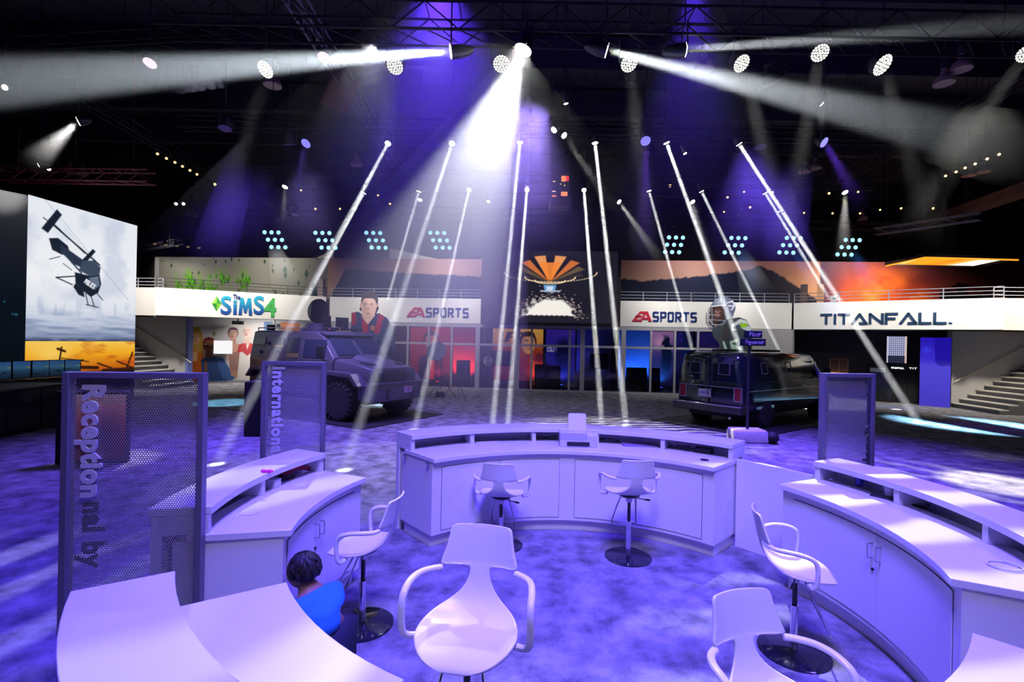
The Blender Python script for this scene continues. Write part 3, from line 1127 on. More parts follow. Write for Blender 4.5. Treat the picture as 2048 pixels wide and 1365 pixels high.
x0, _ = on(FC, 659, 620)
x1, _ = on(FC, 965, 620)
tL = band('long white sign band with red and navy sports lettering, left of the big screen', FC, x0, x1)
sports(tL, FC, x0, 818, 851, 937, 615, 634, 0)
x0, _ = on(FC, 1240, 620)
x1, _ = on(FC, 1584, 620)
tR = band('long white sign band with red and navy sports lettering, right of the big screen', FC, x0, x1)
sports(tR, FC, x0, 1269, 1304, 1393, 623, 643, 0)

# left wing: gem and bubbly lettering
tS = band('white sign band with the green gem and blue to green lettering, over the left booth', FL, 0, WL_)
gx0, gz1 = on(FL, 424, 592)
gx1, gz0 = on(FL, 443, 624)
cx, cz = (gx0 + gx1) / 2, (gz0 + gz1) / 2 - ZB
gw, gh = (gx1 - gx0) / 2, (gz1 - gz0) / 2
G1, G2 = mat('gem_green_light', (.25, .62, .05), .3), mat('gem_green_dark', (.03, .28, .05), .3)
mb = MB()
mb.add([(cx - gw, 0, cz), (cx, 0, cz + gh), (cx, -.05, cz + .02)], [(0, 1, 2)])
mb.k = 1
mb.add([(cx, 0, cz + gh), (cx + gw, 0, cz), (cx, -.05, cz + .02)], [(0, 1, 2)])
mb.add([(cx - gw, 0, cz), (cx, -.05, cz + .02), (cx, 0, cz - gh)], [(0, 1, 2)])
mb.k = 0
mb.add([(cx, -.05, cz + .02), (cx + gw, 0, cz), (cx, 0, cz - gh)], [(0, 1, 2)])
mb.build('gem', [G1, G2], tS, smooth=0, label='faceted green gem')
gradm = bpy.data.materials.new('lettering_blue_teal')
gradm.use_nodes = True
nt = gradm.node_tree
tc = nt.nodes.new('ShaderNodeTexCoord')
sp = nt.nodes.new('ShaderNodeSeparateXYZ')
cpr = nt.nodes.new('ShaderNodeValToRGB')
mrg = nt.nodes.new('ShaderNodeMapRange')
mrg.inputs['From Min'].default_value, mrg.inputs['From Max'].default_value = .25, .85
cpr.color_ramp.elements[0].color = (.005, .06, .32, 1)
cpr.color_ramp.elements[1].color = (.01, .36, .55, 1)
nt.links.new(tc.outputs['Object'], sp.inputs[0])
nt.links.new(sp.outputs['Z'], mrg.inputs[0])
nt.links.new(mrg.outputs[0], cpr.inputs[0])
nt.links.new(cpr.outputs[0], nt.nodes['Principled BSDF'].inputs['Base Color'])


def wing_text(s, M, u0, u1, v0, v1, mt, name, label, parent, off=.02, dy=0.0, zb=None, xb=0.0, depth=.03):
    """lettering fitted between two pixel corners of a sign face"""
    x0, z0 = on(M, u0, v1, dy)
    x1, z1 = on(M, u1, v0, dy)
    mb = text_mb(s, 1.0, 1.0, Matrix.Identity(4), off)
    a = np.array(mb.v)
    sx = (x1 - x0) / (a[:, 0].max() - a[:, 0].min())
    sz = (z1 - z0) / (a[:, 1].max() - a[:, 1].min())
    mn = a.min(0)
    mb.v = [((p[0] - mn[0]) * sx + x0 - xb, dy - depth * (p[2] - mn[2]) / 1.0, (p[1] - mn[1]) * sz + z0 - (ZB if zb is None else zb)) for p in a]
    return mb.build(name, mt, parent, label=label, smooth=0)


for s_, u0_, u1_ in (('S', 441, 463.5), ('i', 466, 474.5), ('S', 507, 529)):
    wing_text(s_, FL, u0_, u1_, 601 if s_ == 'i' else 593, 629, gradm, 'lettering', 'rounded blue letter', tS, .02)
mx0, mz0 = on(FL, 477, 630)
mx1, mz1 = on(FL, 505, 597)
mw, mh = mx1 - mx0, mz1 - mz0
MB().prism([(mx0 + a_ * mw, mz0 - ZB + b_ * mh) for a_, b_ in ((0, 0), (.10, 1), (.34, 1), (.5, .52), (.66, 1), (.90, 1), (1, 0), (.76, 0), (.72, .55), (.58, .12), (.42, .12), (.28, .55), (.24, 0))], -.03, 0).build('lettering', gradm, tS, smooth=0, label='rounded blue letter')
wing_text('The', FL, 466, 481, 590, 599, BLUE_L, 'small_lettering', 'small blue word above', tS, .02)
wing_text('4', FL, 528, 553, 597, 634, mat('lettering_green', (.05, .42, .08), .5), 'numeral', 'green numeral four', tS, .03)

# right wing: wide navy capitals
tT = band('white sign band with wide dark blue capitals, over the right booth', FR, 0, WL_)
xa, z1 = on(FR, 1640, 627)
xb, z0 = on(FR, 1894, 648)
h = z1 - z0
th = h * .2
ln, W = strokes('TITΛNFΛLL', h - th, 1.25, .27)
k = (xb - xa - th) / W
ln = [[(p * k, q) for p, q in l] for l in ln]
mb = MB()
stroke_mesh(mb, ln, th, xa + th / 2, z0 - ZB + th / 2 - .02, -.03, 0)
mb.build('lettering', mat('lettering_dark_blue', (.005, .035, .10), .5), tT, label='wide dark blue capitals')
wing_text('TM', FR, 1897, 1904, 645, 648.5, BLUE_L, 'trade_mark', None, tT, .01)

# returns and walls beside the booths -----------------------------------
for s, nm in ((-1, 'left'), (1, 'right')):
    M = frame(0, 0, 0)
    mb = MB(M)
    a, b = (16.02, 19.6) if s > 0 else (-19.6, -16.02)
    mb.span((a, 18.75, ZB), (b, 19.1, ZT))
    mb.build('trim_parapet_' + nm, GREYW, kind='structure')
    mb = MB(M)
    FS_ = frame(0, 20.3, 0)
    a, b = (on(FS_, 1904, 700)[0], 21.5) if s > 0 else (-21.5, on(FS_, 372, 700)[0])
    mb.span((a, 20.3, 0), (b, 20.55, ZB - .01))
    mb.build('wall_stair_' + nm, GREYR, kind='structure')
    # stair flight rising outwards along that wall
    t = fthing('staircase', 'grey stair flight rising to the %s beside the %s booth' % (nm, nm), 'stairs', frame(0, 0, 0), s * 15.6, 19.2, 0)
    for i in range(13):
        mb = MB()
        x = s * (.30 * i)
        mb.span((x, -.95, 0), (x + s * .31, 1.09, .178 * (i + 1) - .04))
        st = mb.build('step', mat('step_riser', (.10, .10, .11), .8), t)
        MB().span((x - s * .03, -.95, .178 * (i + 1) - .04), (x + s * .31, 1.09, .178 * (i + 1))).build('tread', mat('step_tread_lit', (.5, .48, .45), .8), st)  # treads paler than the risers: light on them is put into the colour
    t = fthing('handrail', 'slim pale handrail on the wall above the %s stairs' % nm, 'handrail', frame(0, 0, 0), s * 15.7, 20.22, 0)
    MB().tube([(s * -.05, 0, 1.0), (s * 4.0, 0, 3.28)], .022, 8).build('rail', mat('rail_cream', (.62, .55, .42), .4), t)
    for k in range(4):
        x = .3 + 1.1 * k
        MB().tube([(s * x, .08, .98 + .57 * x), (s * x, .0, .98 + .57 * x), (s * x, 0, 1.03 + .57 * x)], .012, 6).build('bracket', STEEL, t)

# dark LED wall edge on the right, LED wall on the left ------------------
M0 = frame(0, 0, 0)
mb = MB(M0)
mb.span((14.4, 9.0, 0), (14.9, 15.9, 5.95))
mb.build('display_wall', BLACK, label='black end of the tall display wall at the right edge', cat='display wall', smooth=0)

A = Vector((-13.35, 13.4, 0))
B = Vector((-13.12, 17.0, 0))
d = B - A
t = thing('display_wall', 'tall lit wall on the left with the helicopter picture', 'display wall', A, math.atan2(d.y, d.x))
L = d.length
MB().span((-.02, .02, 0), (L + .02, .5, 5.95)).build('frame', BLACK, t, smooth=0)
cv = Canvas(L, 4.02, 190, 210, (240, 243, 250))
n1 = cv.noise(1.2, 1.0, 3, 4)
cv.vgrad([(0, (120, 135, 170)), (.04, (150, 162, 192)), (.12, (190, 200, 222)), (.25, (228, 232, 242)), (.45, (246, 247, 251)), (1, (236, 240, 248))])
cv.mix(np.clip((n1 - .52) * 2.2, 0, .5) * (cv.Y > 1.0), (185, 195, 220))
n2 = cv.noise(1.0, .10, 5, 3)
cv.mix(np.clip((n2 - .42) * 2.5, 0, .75) * np.clip((1.0 - cv.Y) / .6, 0, 1), (110, 128, 165))
n3 = cv.noise(.12, .8, 8, 2)
cv.mix(np.clip((n3 - .5) * 1.4, 0, .35) * np.clip((1.35 - cv.Y) / .3, 0, 1) * (cv.Y > .75), (140, 160, 195))
cv.mix(np.clip((.14 - cv.Y) / .14, 0, 1) * .8 * cv.noise(.3, .1, 4, 2) * 1.5, (40, 50, 80))


def heli(px, py):                 # photograph pixels of the picture -> metres on the print
    return ((px - 158.0) / 219.0 + .5) * L, (679.0 - py) / (258.0) * 4.02


HD = (22, 32, 48)
HG = (92, 108, 132)


def hp_(pts, col, a=1.0, soft=.03):
    cv.poly([heli(*p) for p in pts], col, a, soft)


def hl(a, b, w, col=HD, al=1.0):
    cv.line(heli(*a), heli(*b), w, col, al)


hl((70, 415), (250, 590), .012, HG, .6)
hl((98, 450), (150, 500), .008, HG, .5)
hp_([(97, 433), (106, 441), (82, 481), (71, 475)], HD)
hl((74, 455), (104, 470), .03)
hl((90, 463), (182, 523), .05)
hl((84, 455), (150, 505), .02)
hp_([(84, 490), (100, 486), (118, 497), (122, 510), (108, 516), (90, 510)], HD)
hp_([(104, 496), (150, 520), (152, 536), (130, 530), (106, 512)], (40, 52, 72))
hl((108, 510), (145, 545), .05, (50, 64, 84))
hp_([(167, 493), (173, 497), (152, 525), (145, 520)], HD)
hp_([(146, 520), (170, 516), (184, 528), (182, 542), (160, 548), (140, 540)], (60, 74, 96))
hp_([(132, 545), (160, 548), (182, 542), (186, 562), (180, 580), (165, 590), (146, 578), (134, 566)], HD)
hp_([(160, 552), (180, 546), (183, 565), (172, 575)], (105, 118, 138))
hp_([(134, 566), (150, 580), (152, 592), (140, 588), (130, 574)], HD)
hl((132, 553), (98, 560), .035)
hl((98, 560), (128, 570), .035)
hl((86, 528), (104, 520), .02)
hl((110, 532), (126, 542), .02)
hl((154, 585), (160, 607), .03)
hl((164, 585), (172, 608), .03)
hl((156, 606), (180, 610), .03)
hl((176, 580), (190, 594), .03)
px, py = heli(151, 563)
ql = heli(172, 574)
rot = math.atan2(ql[1] - py, ql[0] - px)
cv.text('POLICE', px, py, .13, .035, (235, 238, 245), .55, .1, .22, rot)
pic = cv.build('helicopter_picture', print_mat('lightbox_print', .92), t)
pic.location = (0, 0, 1.95)
cs = Canvas(L, 1.0, 190, 60, (240, 150, 30))
cs.vgrad([(0, (150, 60, 10)), (.2, (205, 110, 15)), (.6, (244, 170, 30)), (1, (250, 205, 90))])
nn = cs.noise(.5, .18, 11, 4)
cs.mix(np.clip((nn - .5) * 3.5, 0, .8) * np.clip(cs.X / L * 2 - .4, 0, 1), (190, 80, 20))
cs.blob(.72, .62, .9, .5, (255, 226, 130), .7, 1)
DK = (52, 22, 8)
for a, b, w in (((.75, .30), (1.7, .42), .05), ((.95, .35), (1.02, .82), .05), ((.90, .78), (1.12, .70), .07), ((.7, .25), (.95, .45), .03), ((1.02, .5), (1.9, .36), .03), ((.3, .12), (1.6, .30), .10),
                ((2.2, .30), (2.7, .12), .05), ((2.9, .34), (3.5, .10), .05), ((3.3, .12), (3.52, .62), .06), ((1.6, .2), (2.2, .16), .10), ((2.4, .06), (3.6, .06), .10)):
    cs.line(a, b, w, DK)
cs.mix(np.clip((.08 - cs.Y) / .05, 0, 1), DK)
pic = cs.build('sunset_picture', print_mat('lightbox_print', .92), t)
pic.location = (0, 0, .945)
# dark starry wall nearer the camera
A2 = Vector((-16.1, 8.6, 0))
d = A - A2
t = thing('display_wall', 'dark wall with tiny teal lights at the far left edge', 'display wall', A2, math.atan2(d.y, d.x))
L2 = d.length
MB().span((0, .02, 0), (L2 - .02, .4, 5.95)).build('frame', BLACK, t, smooth=0)
cv = Canvas(L2, 4.9, 260, 230, (10, 18, 26))
cv.vgrad([(0, (4, 12, 18)), (.45, (8, 18, 26)), (.75, (30, 34, 40)), (1, (62, 62, 68))])
for k in range(130):
    x, y = RNG.random() * L2, RNG.random() ** 1.4 * 3.6
    s = .012 + .03 * RNG.random() ** 3
    cv.blob(x, y, s * 1.6, s * 1.6, (40, 150, 175), .9, 1.2)
pic = cv.build('starry_picture', print_mat('dim_print', .75), t)
pic.location = (0, 0, 1.0)
# dark base cabinet with screens on it, along the foot of the left walls
q0, q1 = Vector((-10.65, 11.8, 0)), Vector((-10.1, 6.0, 0))
d = q1 - q0
t = thing('display_counter', 'long black counter with cupboard doors under the row of screens', 'counter', q0, math.atan2(d.y, d.x))
Lc = d.length
MB().span((0, -2.4, 0), (Lc, 0, .95)).span((-2.4, -2.4, 0), (0, -1.5, .95)).build('body', BLACK_GL, t, bevel=.01)
MB().span((-.03, -2.44, .95), (Lc, .03, .99)).span((-2.43, -2.44, .95), (-.03, -1.47, .99)).build('top', BLACK, t, bevel=.005)
nd = int(Lc / .8)
for k in range(nd):
    MB().span((.03 + k * Lc / nd, 0, .1), ((k + 1) * Lc / nd - .03, -0.0+.015, .92)).build('door', BLACK_GL, t)
sxs = [(142, 713, 752), (111, 712, 753), (78, 713, 755), (40, 714, 757), (0, 715, 760)]
names = ['farthest', 'fourth from the far left edge', 'middle', 'second nearest', 'nearest, cut by the left edge']
for k, (u, v0, v1) in enumerate(sxs):
    base = PH(u + 3, v1 + 3, .99)
    base = Vector((base.x * .985, base.y * .985, .99))
    tm = thing('monitor', 'small bluish screen on the black counter, %s of five' % names[k], 'monitor', base, R(56), 'row of screens at the left edge')
    w, h = .34, .44
    MB().span((-w / 2, 0, .05), (w / 2, .05, .05 + h)).build('case', BLACK, tm, bevel=.005)
    MB().span((-.1, -.02, 0), (.1, .12, .02)).build('stand', BLACK, tm)
    c2 = Canvas(w - .03, h - .03, 30, 28, (30, 60, 100))
    c2.vgrad([(0, (25, 40, 60)), (.4, (40, 75, 105)), (.6, (60, 110, 150)), (1, (50, 90, 150))])
    n = c2.noise(.12, .08, 20 + k, 3)
    c2.mix(np.clip((n - .5) * 3, 0, .7) * (c2.Y < .2), (20, 34, 44))
    c2.line((.25, .27), (.38, .27), .03, (150, 150, 70), .8)
    s = c2.build('screen', print_mat('monitor_screen', .5), tm)
    s.location = (-w / 2 + .015, -.004, .065)

# small standing sign panel beside the counter
q = PH(119, 930, 0)
t = thing('standing_panel', 'black framed upright panel with a red picture, behind the tallest mesh sign', 'panel', (q.x - .08, q.y, 0), R(12))
MB().span((0, 0, 0), (1.05, .10, 1.22)).build('frame', BLACK, t, bevel=.006)
c2 = Canvas(.94, 1.1, 40, 44, (60, 20, 25))
c2.vgrad([(0, (60, 12, 12)), (.5, (170, 40, 24)), (1, (190, 150, 190))])
c2.blob(.6, .4, .5, .5, (35, 20, 60), .9, 1.2)
s = c2.build('picture', print_mat('dull_print', 0.35), t)
s.location = (.085, -.004, .06)

# upper murals ------------------------------------------------------------
MU = frame(0, 26.0, 0)
ua, ub, uc, ud = [on(MU, u, 560)[0] for u in (318, 655, 1640, 2075)]
HM, ZM = 3.4, 3.2
mb = MB(M0)
mb.span((ua - .3, 26.03, 0), (ud + 3, 26.4, ZM + HM))
mb.build('wall_upper', GREYR, kind='structure')
# left: pale wall with green gems
wS = ub - ua
cv = Canvas(wS, HM, 330, 110, (128, 126, 118))
cv.mix(cv.noise(1.5, 1.5, 2, 3) * .25, (95, 92, 88))


def gem(c, x, y, s, g, a=1.0, tail=0.0):
    if tail:
        for k in range(8):
            c.blob(x - .05 * k * s - .1 * tail, y + tail * (k / 8) * 1.0, s * .5, s * .8, g, .13 * a, 1.2, .25)
    c.poly([(x - s * .5, y), (x, y + s), (x + s * .5, y), (x, y - s)], tuple(q * .55 for q in g), a)
    c.poly([(x - s * .5, y), (x, y + s), (x, y)], g, a)
    c.poly([(x, y), (x + s * .5, y), (x, y - s)], g, a * .8)


r = np.random.default_rng(5)
for k in range(70):
    x, y = r.random() * wS, r.random() * HM
    gem(cv, x, y, .06 + .09 * r.random(), (28, 62, 46), .85)
for k in range(9):
    gem(cv, .62 * wS + .34 * wS * r.random(), 1.2 + 1.6 * r.random(), .16 + .22 * r.random(), (24, 84, 68), .9)
for k in range(48):
    x = wS * (.08 + .46 * r.random())
    gem(cv, x, 1.0 + 1.5 * r.random() ** 1.3 * (1 - abs(x / wS - .38)), .16 + .26 * r.random() ** 2, (88, 168, 22), .95, .6 + .5 * r.random())
xs = wS
cv.poly([(xs * .66, 0), (xs + .1, 1.9), (xs + .1, -.1)], (28, 34, 58), .95)
PRINT = print_mat('mural_print')
o = cv.build('mural', PRINT, None, lambda x, y: MU @ Vector((ua + x, 0, ZM + y)), 'grey mural of falling green gems above the left booth', 'mural')
# side piece at the far left, coming forward
xl, _ = on(MU, 318, 560)
cv = Canvas(5.5, HM, 120, 90, (122, 120, 112))
for k in range(45):
    gem(cv, r.random() * 5.5, r.random() * HM, .08 + .12 * r.random(), (26, 70, 50), .9)
ML = frame(xl, 26.0, 0) @ Matrix.Rotation(R(-42 + 180), 4, 'Z')
o = cv.build('mural', PRINT, None, lambda x, y: ML @ Vector((5.5 - x, 0, ZM + y)), 'angled grey mural piece with dark gems beside the helicopter wall', 'mural')
# centre: dusk sky over a dark wooded hill
wC = uc - ub
cv = Canvas(wC, HM, 420, 80, (205, 160, 120))
cv.vgrad([(0, (150, 120, 110)), (.5, (205, 165, 125)), (1, (180, 130, 110))])
n = cv.noise(3.0, 1.2, 21, 3)
cv.mix(np.clip((n - .45) * 2, 0, .6), (140, 105, 100))
ridge = np.interp(cv.X / wC, [0, .04, .09, .2, .35, .6, .66, .72, .78, .86, .89, .93, 1.0], [1.0, 2.85, 2.75, 2.6, 2.45, 2.45, 2.35, 2.5, 2.65, 2.95, 3.2, 2.6, 1.4]) + .16 * (cv.noise(.14, 9, 31, 2) - .5)
cv.mix(np.clip((ridge - cv.Y) / .05, 0, 1), (20, 28, 54))
cv.mix(np.clip((ridge - .8 - cv.Y) / 1.0, 0, .6), (16, 36, 62))
cv.build('mural', PRINT, None, lambda x, y: MU @ Vector((ub + x, 0, ZM + y)), 'dusk mural of a dark wooded hill behind the big screen', 'mural')
# right: burning sky
wT = ud - uc
cv = Canvas(wT, HM, 330, 110, (120, 50, 60))
cv.vgrad([(0, (150, 50, 20)), (.5, (130, 50, 45)), (1, (85, 45, 70))])
n = cv.noise(1.3, 1.1, 41, 4)
g = np.exp(-((cv.X - .30 * wT) / (.20 * wT)) ** 2 - ((cv.Y - 1.2) / 1.6) ** 2)
cv.mix(np.clip(g * (.3 + n), 0, .95), (245, 100, 25))
cv.mix(np.clip((n - .5) * 3, 0, .8) * g, (255, 160, 60))
cv.mix(np.clip(((cv.X / wT) - .5) * 2.6, 0, .85), (105, 62, 50))
cv.mix(np.clip((.12 - cv.X / wT) * 6, 0, .7), (50, 40, 90))
for (x, y, rx, ry) in ((.62, 1.7, .7, .35), (.70, 1.2, .8, .7), (.66, 2.2, .5, .2), (.78, .9, .9, .9), (.48, .5, .35, .5), (.46, .9, .22, .3), (.9, 2.0, .6, .3)):
    nn = cv.noise(.3, .3, int(x * 1000), 3)
    dd = np.hypot((cv.X - x * wT) / rx, (cv.Y - y) / ry)
    cv.mix(np.clip((1.05 - dd + (nn - .5)) * 4, 0, .92), (14, 8, 12))
cv.blob(.505 * wT, 1.15, .3, .25, (255, 246, 215), 1, 1.4)
cv.poly([(0, -.1), (0, 1.5), (.25 * wT, 0)], (16, 20, 36), .95)
cv.build('mural', PRINT, None, lambda x, y: MU @ Vector((uc + x, 0, ZM + y)), 'fiery orange mural above the right booth', 'mural')
# pointed pale fins on top of the mural wall
for (u0, u1, v0, vt, side, lab) in ((632, 666, 516, 499, 1, 'small pale fin standing on the mural wall, left of the light beams'), (778, 872, 517, 496, 0, 'long pale wedge on the mural wall behind the widest light beam')):
    x0, z0 = on(MU, u0, v0)
    x1, _ = on(MU, u1, v0)
    _, z1 = on(MU, u1 if side else u0, vt)
    poly = [(x0, z0), (x1, z0), (x1, z1)] if side else [(x0, z0), (x1, z0), (x0, z1)]
    MB(MU).prism(poly, .05, .25, 'y').build('roof_fin', mat('fin_cream', (.6, .55, .42), .8), label=lab, cat='fin')

# balcony railings --------------------------------------------------------
def railing(label, M, x0, x1, step, h=.42, mt=RAILM, gapz=0.0):
    t = fthing('railing', label, 'railing', M, x0, .2, ZT)
    L = x1 - x0
    for z in (h, h * .66, h * .33):
        MB().tube([(0, 0, z), (L, 0, z)], .016, 6).build('rail', mt, t)
    n = max(1, round(L / step))
    for i in range(n + 1):
        MB().cyl((L * i / n, 0, 0), (L * i / n, 0, h), .020, n=6).build('post', mt, t)


railing('steel balcony railing above the white band left of the big screen', FC, on(FC, 659, 600)[0], on(FC, 965, 600)[0], 1.0)
railing('steel balcony railing above the white band right of the big screen', FC, on(FC, 1240, 600)[0], on(FC, 1583, 600)[0], 1.0)
railing('dark balcony railing above the left booth lettering', FL, 0, WL_, 1.5, .42, DARK)
railing('balcony railing above the right booth lettering', FR, 0, WL_, 1.5, .42)
MR = frame(16.05, 18.9, 0)
railing('short balcony railing over the right stairs', MR, 0, 3.5, 1.2, .42, mat('rail_light', (.4, .4, .48), .5))
ML2 = frame(-19.4, 18.9, 0)
railing('short balcony railing over the left stairs', ML2, 0, 3.3, 1.2, .42, mat('rail_light', (.4, .4, .48), .5))
for (u, v0, v1, lab, m) in ((628, 555, 594, 'slim pinkish post on the balcony above the armoured truck', mat('post_pink', (.42, .33, .33), .7)), (1604, 572, 612, 'slim brown post on the balcony left of the orange one', mat('post_brown', (.16, .11, .10), .7)), (1638, 572, 612, 'orange post on the balcony above the right booth', mat('post_orange', (.75, .38, .18), .7))):
    x, z = on(FC if u < 1000 else FR, u, v1)
    _, z1 = on(FC if u < 1000 else FR, u, v0)
    MB(FC if u < 1000 else FR).span((x - .13, .6, ZT - .08), (x + .13, .85, ZT + (z1 - z))).build('balcony_post', m, label=lab, cat='post')
for (u, v, lab) in ((1666, 596, 'small white notice on the balcony above the right booth'),):
    x, z = on(FR, u, v)
    MB(FR).span((x - .11, .5, ZT - .08), (x + .11, .53, z + .15)).build('notice', WHITE_LAM, label=lab, cat='notice')

# balcony floor slab behind the bands
mb = MB(M0)
mb.prism([(-19.5, 19.2), (-16, 19.0), (-10.4, 22.4), (10.4, 22.4), (16, 19.0), (19.5, 19.2), (19.5, 25.95), (-19.5, 25.95)], ZB + .2, ZT - .08, 'z')
mb.build('slab_balcony', DARK, kind='structure')

# big screen ---------------------------------------------------------------
sx0, sz1 = on(FC, 971, 502, -.45)
sx1, sz0 = on(FC, 1233, 648, -.45)
t = fthing('video_screen', 'big video screen in the middle showing a stadium roof over a glowing crowd', 'screen', FC, sx0, -.45, sz0)
W, Hh = sx1 - sx0, sz1 - sz0
MB().span((-.16, .02, -.12), (W + .16, .38, Hh + .03)).build('casing', BLACK, t, bevel=.01)
cv = Canvas(W, Hh, 240, 134, (26, 25, 36))
cv.mix(cv.noise(1.5, 1, 3, 3) * .35, (44, 42, 58))


def sc_(px, py):
    return (px - 971) / 262.0 * W, (648 - py) / 146.0 * Hh


c0 = sc_(1101, 566)
for k, (ang, col, r1) in enumerate(((-62, (60, 55, 60), .62), (-46, (110, 90, 70), .75), (-30, (220, 120, 60), .86), (-11, (250, 165, 95), .95), (11, (250, 165, 95), .95), (30, (220, 120, 60), .86), (46, (110, 90, 70), .75), (62, (60, 55, 60), .62))):
    w = 6.0
    q = [c0]
    for a in (ang - w, ang + w):
        q.append((c0[0] + math.sin(R(a)) * r1 * W * .42 * 1.05, c0[1] + math.cos(R(a)) * r1 * Hh * .40))
    cv.poly(q, col, .95, .05)
cv.poly([sc_(1080, 525), sc_(1122, 525), sc_(1106, 560), sc_(1096, 560)], (255, 140, 55), .9, .05)
for (rx, ry, yy) in ((92, 22, 545), (50, 12, 555), (30, 7, 562)):
    for k in range(44):
        a = PI + PI * k / 43
        x, y = sc_(1101 + rx * math.cos(a), yy - ry * math.sin(a) * .9)
        cv.blob(x, y, .045, .04, (255, 225, 180), .9, 1.5)
cx, cyy = sc_(1101, 556)
cv.poly([sc_(1088, 571), sc_(1114, 571), sc_(1111, 586), sc_(1092, 586)], (110, 170, 225), 1, .04)
cv.poly([sc_(1094, 574), sc_(1108, 574), sc_(1106, 584), sc_(1096, 584)], (215, 235, 250), 1, .04)
cv.poly([sc_(1082, 582), sc_(1122, 582), sc_(1122, 585), sc_(1082, 585)], (180, 190, 210), 1, .03)
n = cv.noise(.16, .16, 77, 3)
d = np.hypot((cv.X - sc_(1101, 0)[0]) / (50 / 262 * W), (cv.Y - sc_(0, 632)[1]) / (36 / 146 * Hh))
up = np.clip((cv.Y - sc_(0, 634)[1]) / .03 + .5, 0, 1)
cv.mix(np.clip((1.04 - d + (n - .5) * .5) * 5, 0, 1) * up, (255, 250, 240))
rs = np.random.default_rng(9)
for k in range(330):
    a = rs.random() * 2 * PI
    q = .95 + abs(rs.normal()) * .30
    x, y = sc_(1101 + 50 * q * math.cos(a) * 1.05, 632 - 36 * q * math.sin(a) * .95)
    if y > sc_(0, 642)[1]:
        cv.blob(x, y, .028 + .02 * rs.random(), .026, (225, 200, 190), .85, 1.6)
for k in range(8):
    x = sc_(1066 + 10 * k, 0)[0]
    cv.blob(x, sc_(0, 634)[1], .10, .05, (40, 34, 40), .8, 1.5)
s = cv.build('picture', print_mat('video_picture', .9), t)

# glazed centre front ---------------------------------------------------------
us = [(660, .2), (735, .1), (776, .1), (815, .1), (857, .1), (903, .1), (955, .22), (1034, .26), (1063, .1), (1139, .1), (1165, .22), (1247, .22), (1302, .1), (1350, .1), (1396, .1), (1445, .1), (1500, .1), (1581, .2)]
t = fthing('glazed_front', 'grey framed glass shop front under the big screen with red and blue rooms behind', 'shop front', FC, 0, 0, 0)
ZTR = 2.05
xs = [on(FC, u, 700)[0] for u, _ in us]
for (u, w), x in zip(us, xs):
    MB().span((x - w * .45, 0, 0), (x + w * .45, .10, ZB - .01)).build('mullion', MULL, t)
MB().span((xs[0], .01, ZTR - .05), (xs[-1], .09, ZTR + .05)).build('transom', MULL, t)
MB().span((xs[0], .01, 0), (xs[-1], .09, .08)).build('bottom_rail', MULL, t)
MB().span((xs[0], .01, ZB - .16), (xs[-1], .09, ZB - .01)).build('head_rail', MULL, t)
for a, b, (ua_, wa), (ub_, wb) in zip(xs[:-1], xs[1:], us[:-1], us[1:]):
    MB().span((a + wa * .45, .04, .08), (b - wb * .45, .05, ZB - .16)).build('pane', GLASS, t)
# ring emblem on one door
x, z = on(FC, 976, 722)
rm = mat('frosted_white', (.6, .6, .62), .6)
mb = MB().tube([(x + .2 * math.cos(k * PI / 16), .03, z + .2 * math.sin(k * PI / 16)) for k in range(32)], .012, 6, True)
stroke_mesh(mb, [[(.12, .2), (0, .2), (-.04, 0), (.08, 0)], [(-.02, .1), (.10, .1)], [(.14, 0), (.22, .2), (.30, 0)]], .028, x - .13, z - .10, .02, .035)
mb.build('door_emblem', rm, t, label='round frosted emblem on one door')

# rooms behind the glass
mb = MB(M0)
xm = on(FC, 1088, 700)[0]
mb.span((xs[0], 24.6, 0), (xm, 24.75, ZB + .1))
mb.build('wall_red_room', mat('room_wall_red_side', (.45, .42, .42), .8), kind='structure')
mb = MB(M0)
mb.span((xm, 24.6, 0), (xs[-1], 24.75, ZB + .1))
mb.build('wall_blue_room', mat('room_wall_blue_side', (.42, .42, .45), .8), kind='structure')
for k, u in enumerate((957, 1088, 1240, 1400)):
    x = on(FC, u, 700)[0]
    MB(M0).span((x - .06, 22.9, 0), (x + .06, 24.58, ZB + .1)).build('partition_room_%d' % (k + 1), DARK, kind='structure')
MR_ = FC @ Matrix.Translation((0, 2.55, 0))


def face(c, x, y, s, skin, hair, look=0.0, shade=.7):
    """painted head: x, y centre; s half height"""
    dk = tuple(q * shade for q in skin)
    c.blob(x, y + .12 * s, .80 * s, 1.02 * s, hair, 1, 8)
    c.blob(x + .03 * s, y - .05 * s, .66 * s, .92 * s, skin, 1, 8)
    c.blob(x - .35 * s, y - .1 * s, .35 * s, .8 * s, dk, .5, 1.2)
    c.poly([(x - .7 * s, y + .45 * s), (x - .5 * s, y + .95 * s), (x + .5 * s, y + .98 * s), (x + .72 * s, y + .45 * s), (x + .4 * s, y + .62 * s), (x - .4 * s, y + .62 * s)], hair, 1)
    for e in (-1, 1):
        c.blob(x + (look + e * .27) * s, y + .10 * s, .13 * s, .07 * s, (245, 245, 245), .9, 4)
        c.blob(x + (look * 1.2 + e * .27) * s, y + .10 * s, .06 * s, .07 * s, (40, 30, 25), 1, 4)
        c.line((x + (look + e * .40) * s, y + .25 * s), (x + (look + e * .14) * s, y + .27 * s), .08 * s, tuple(q * .6 for q in hair))
    c.poly([(x + (look - .05) * s, y + .1 * s), (x + (look + .14) * s, y - .22 * s), (x + (look - .12) * s, y - .22 * s)], dk, .8)
    c.blob(x + look * s, y - .45 * s, .22 * s, .09 * s, (165, 85, 80), 1, 4)


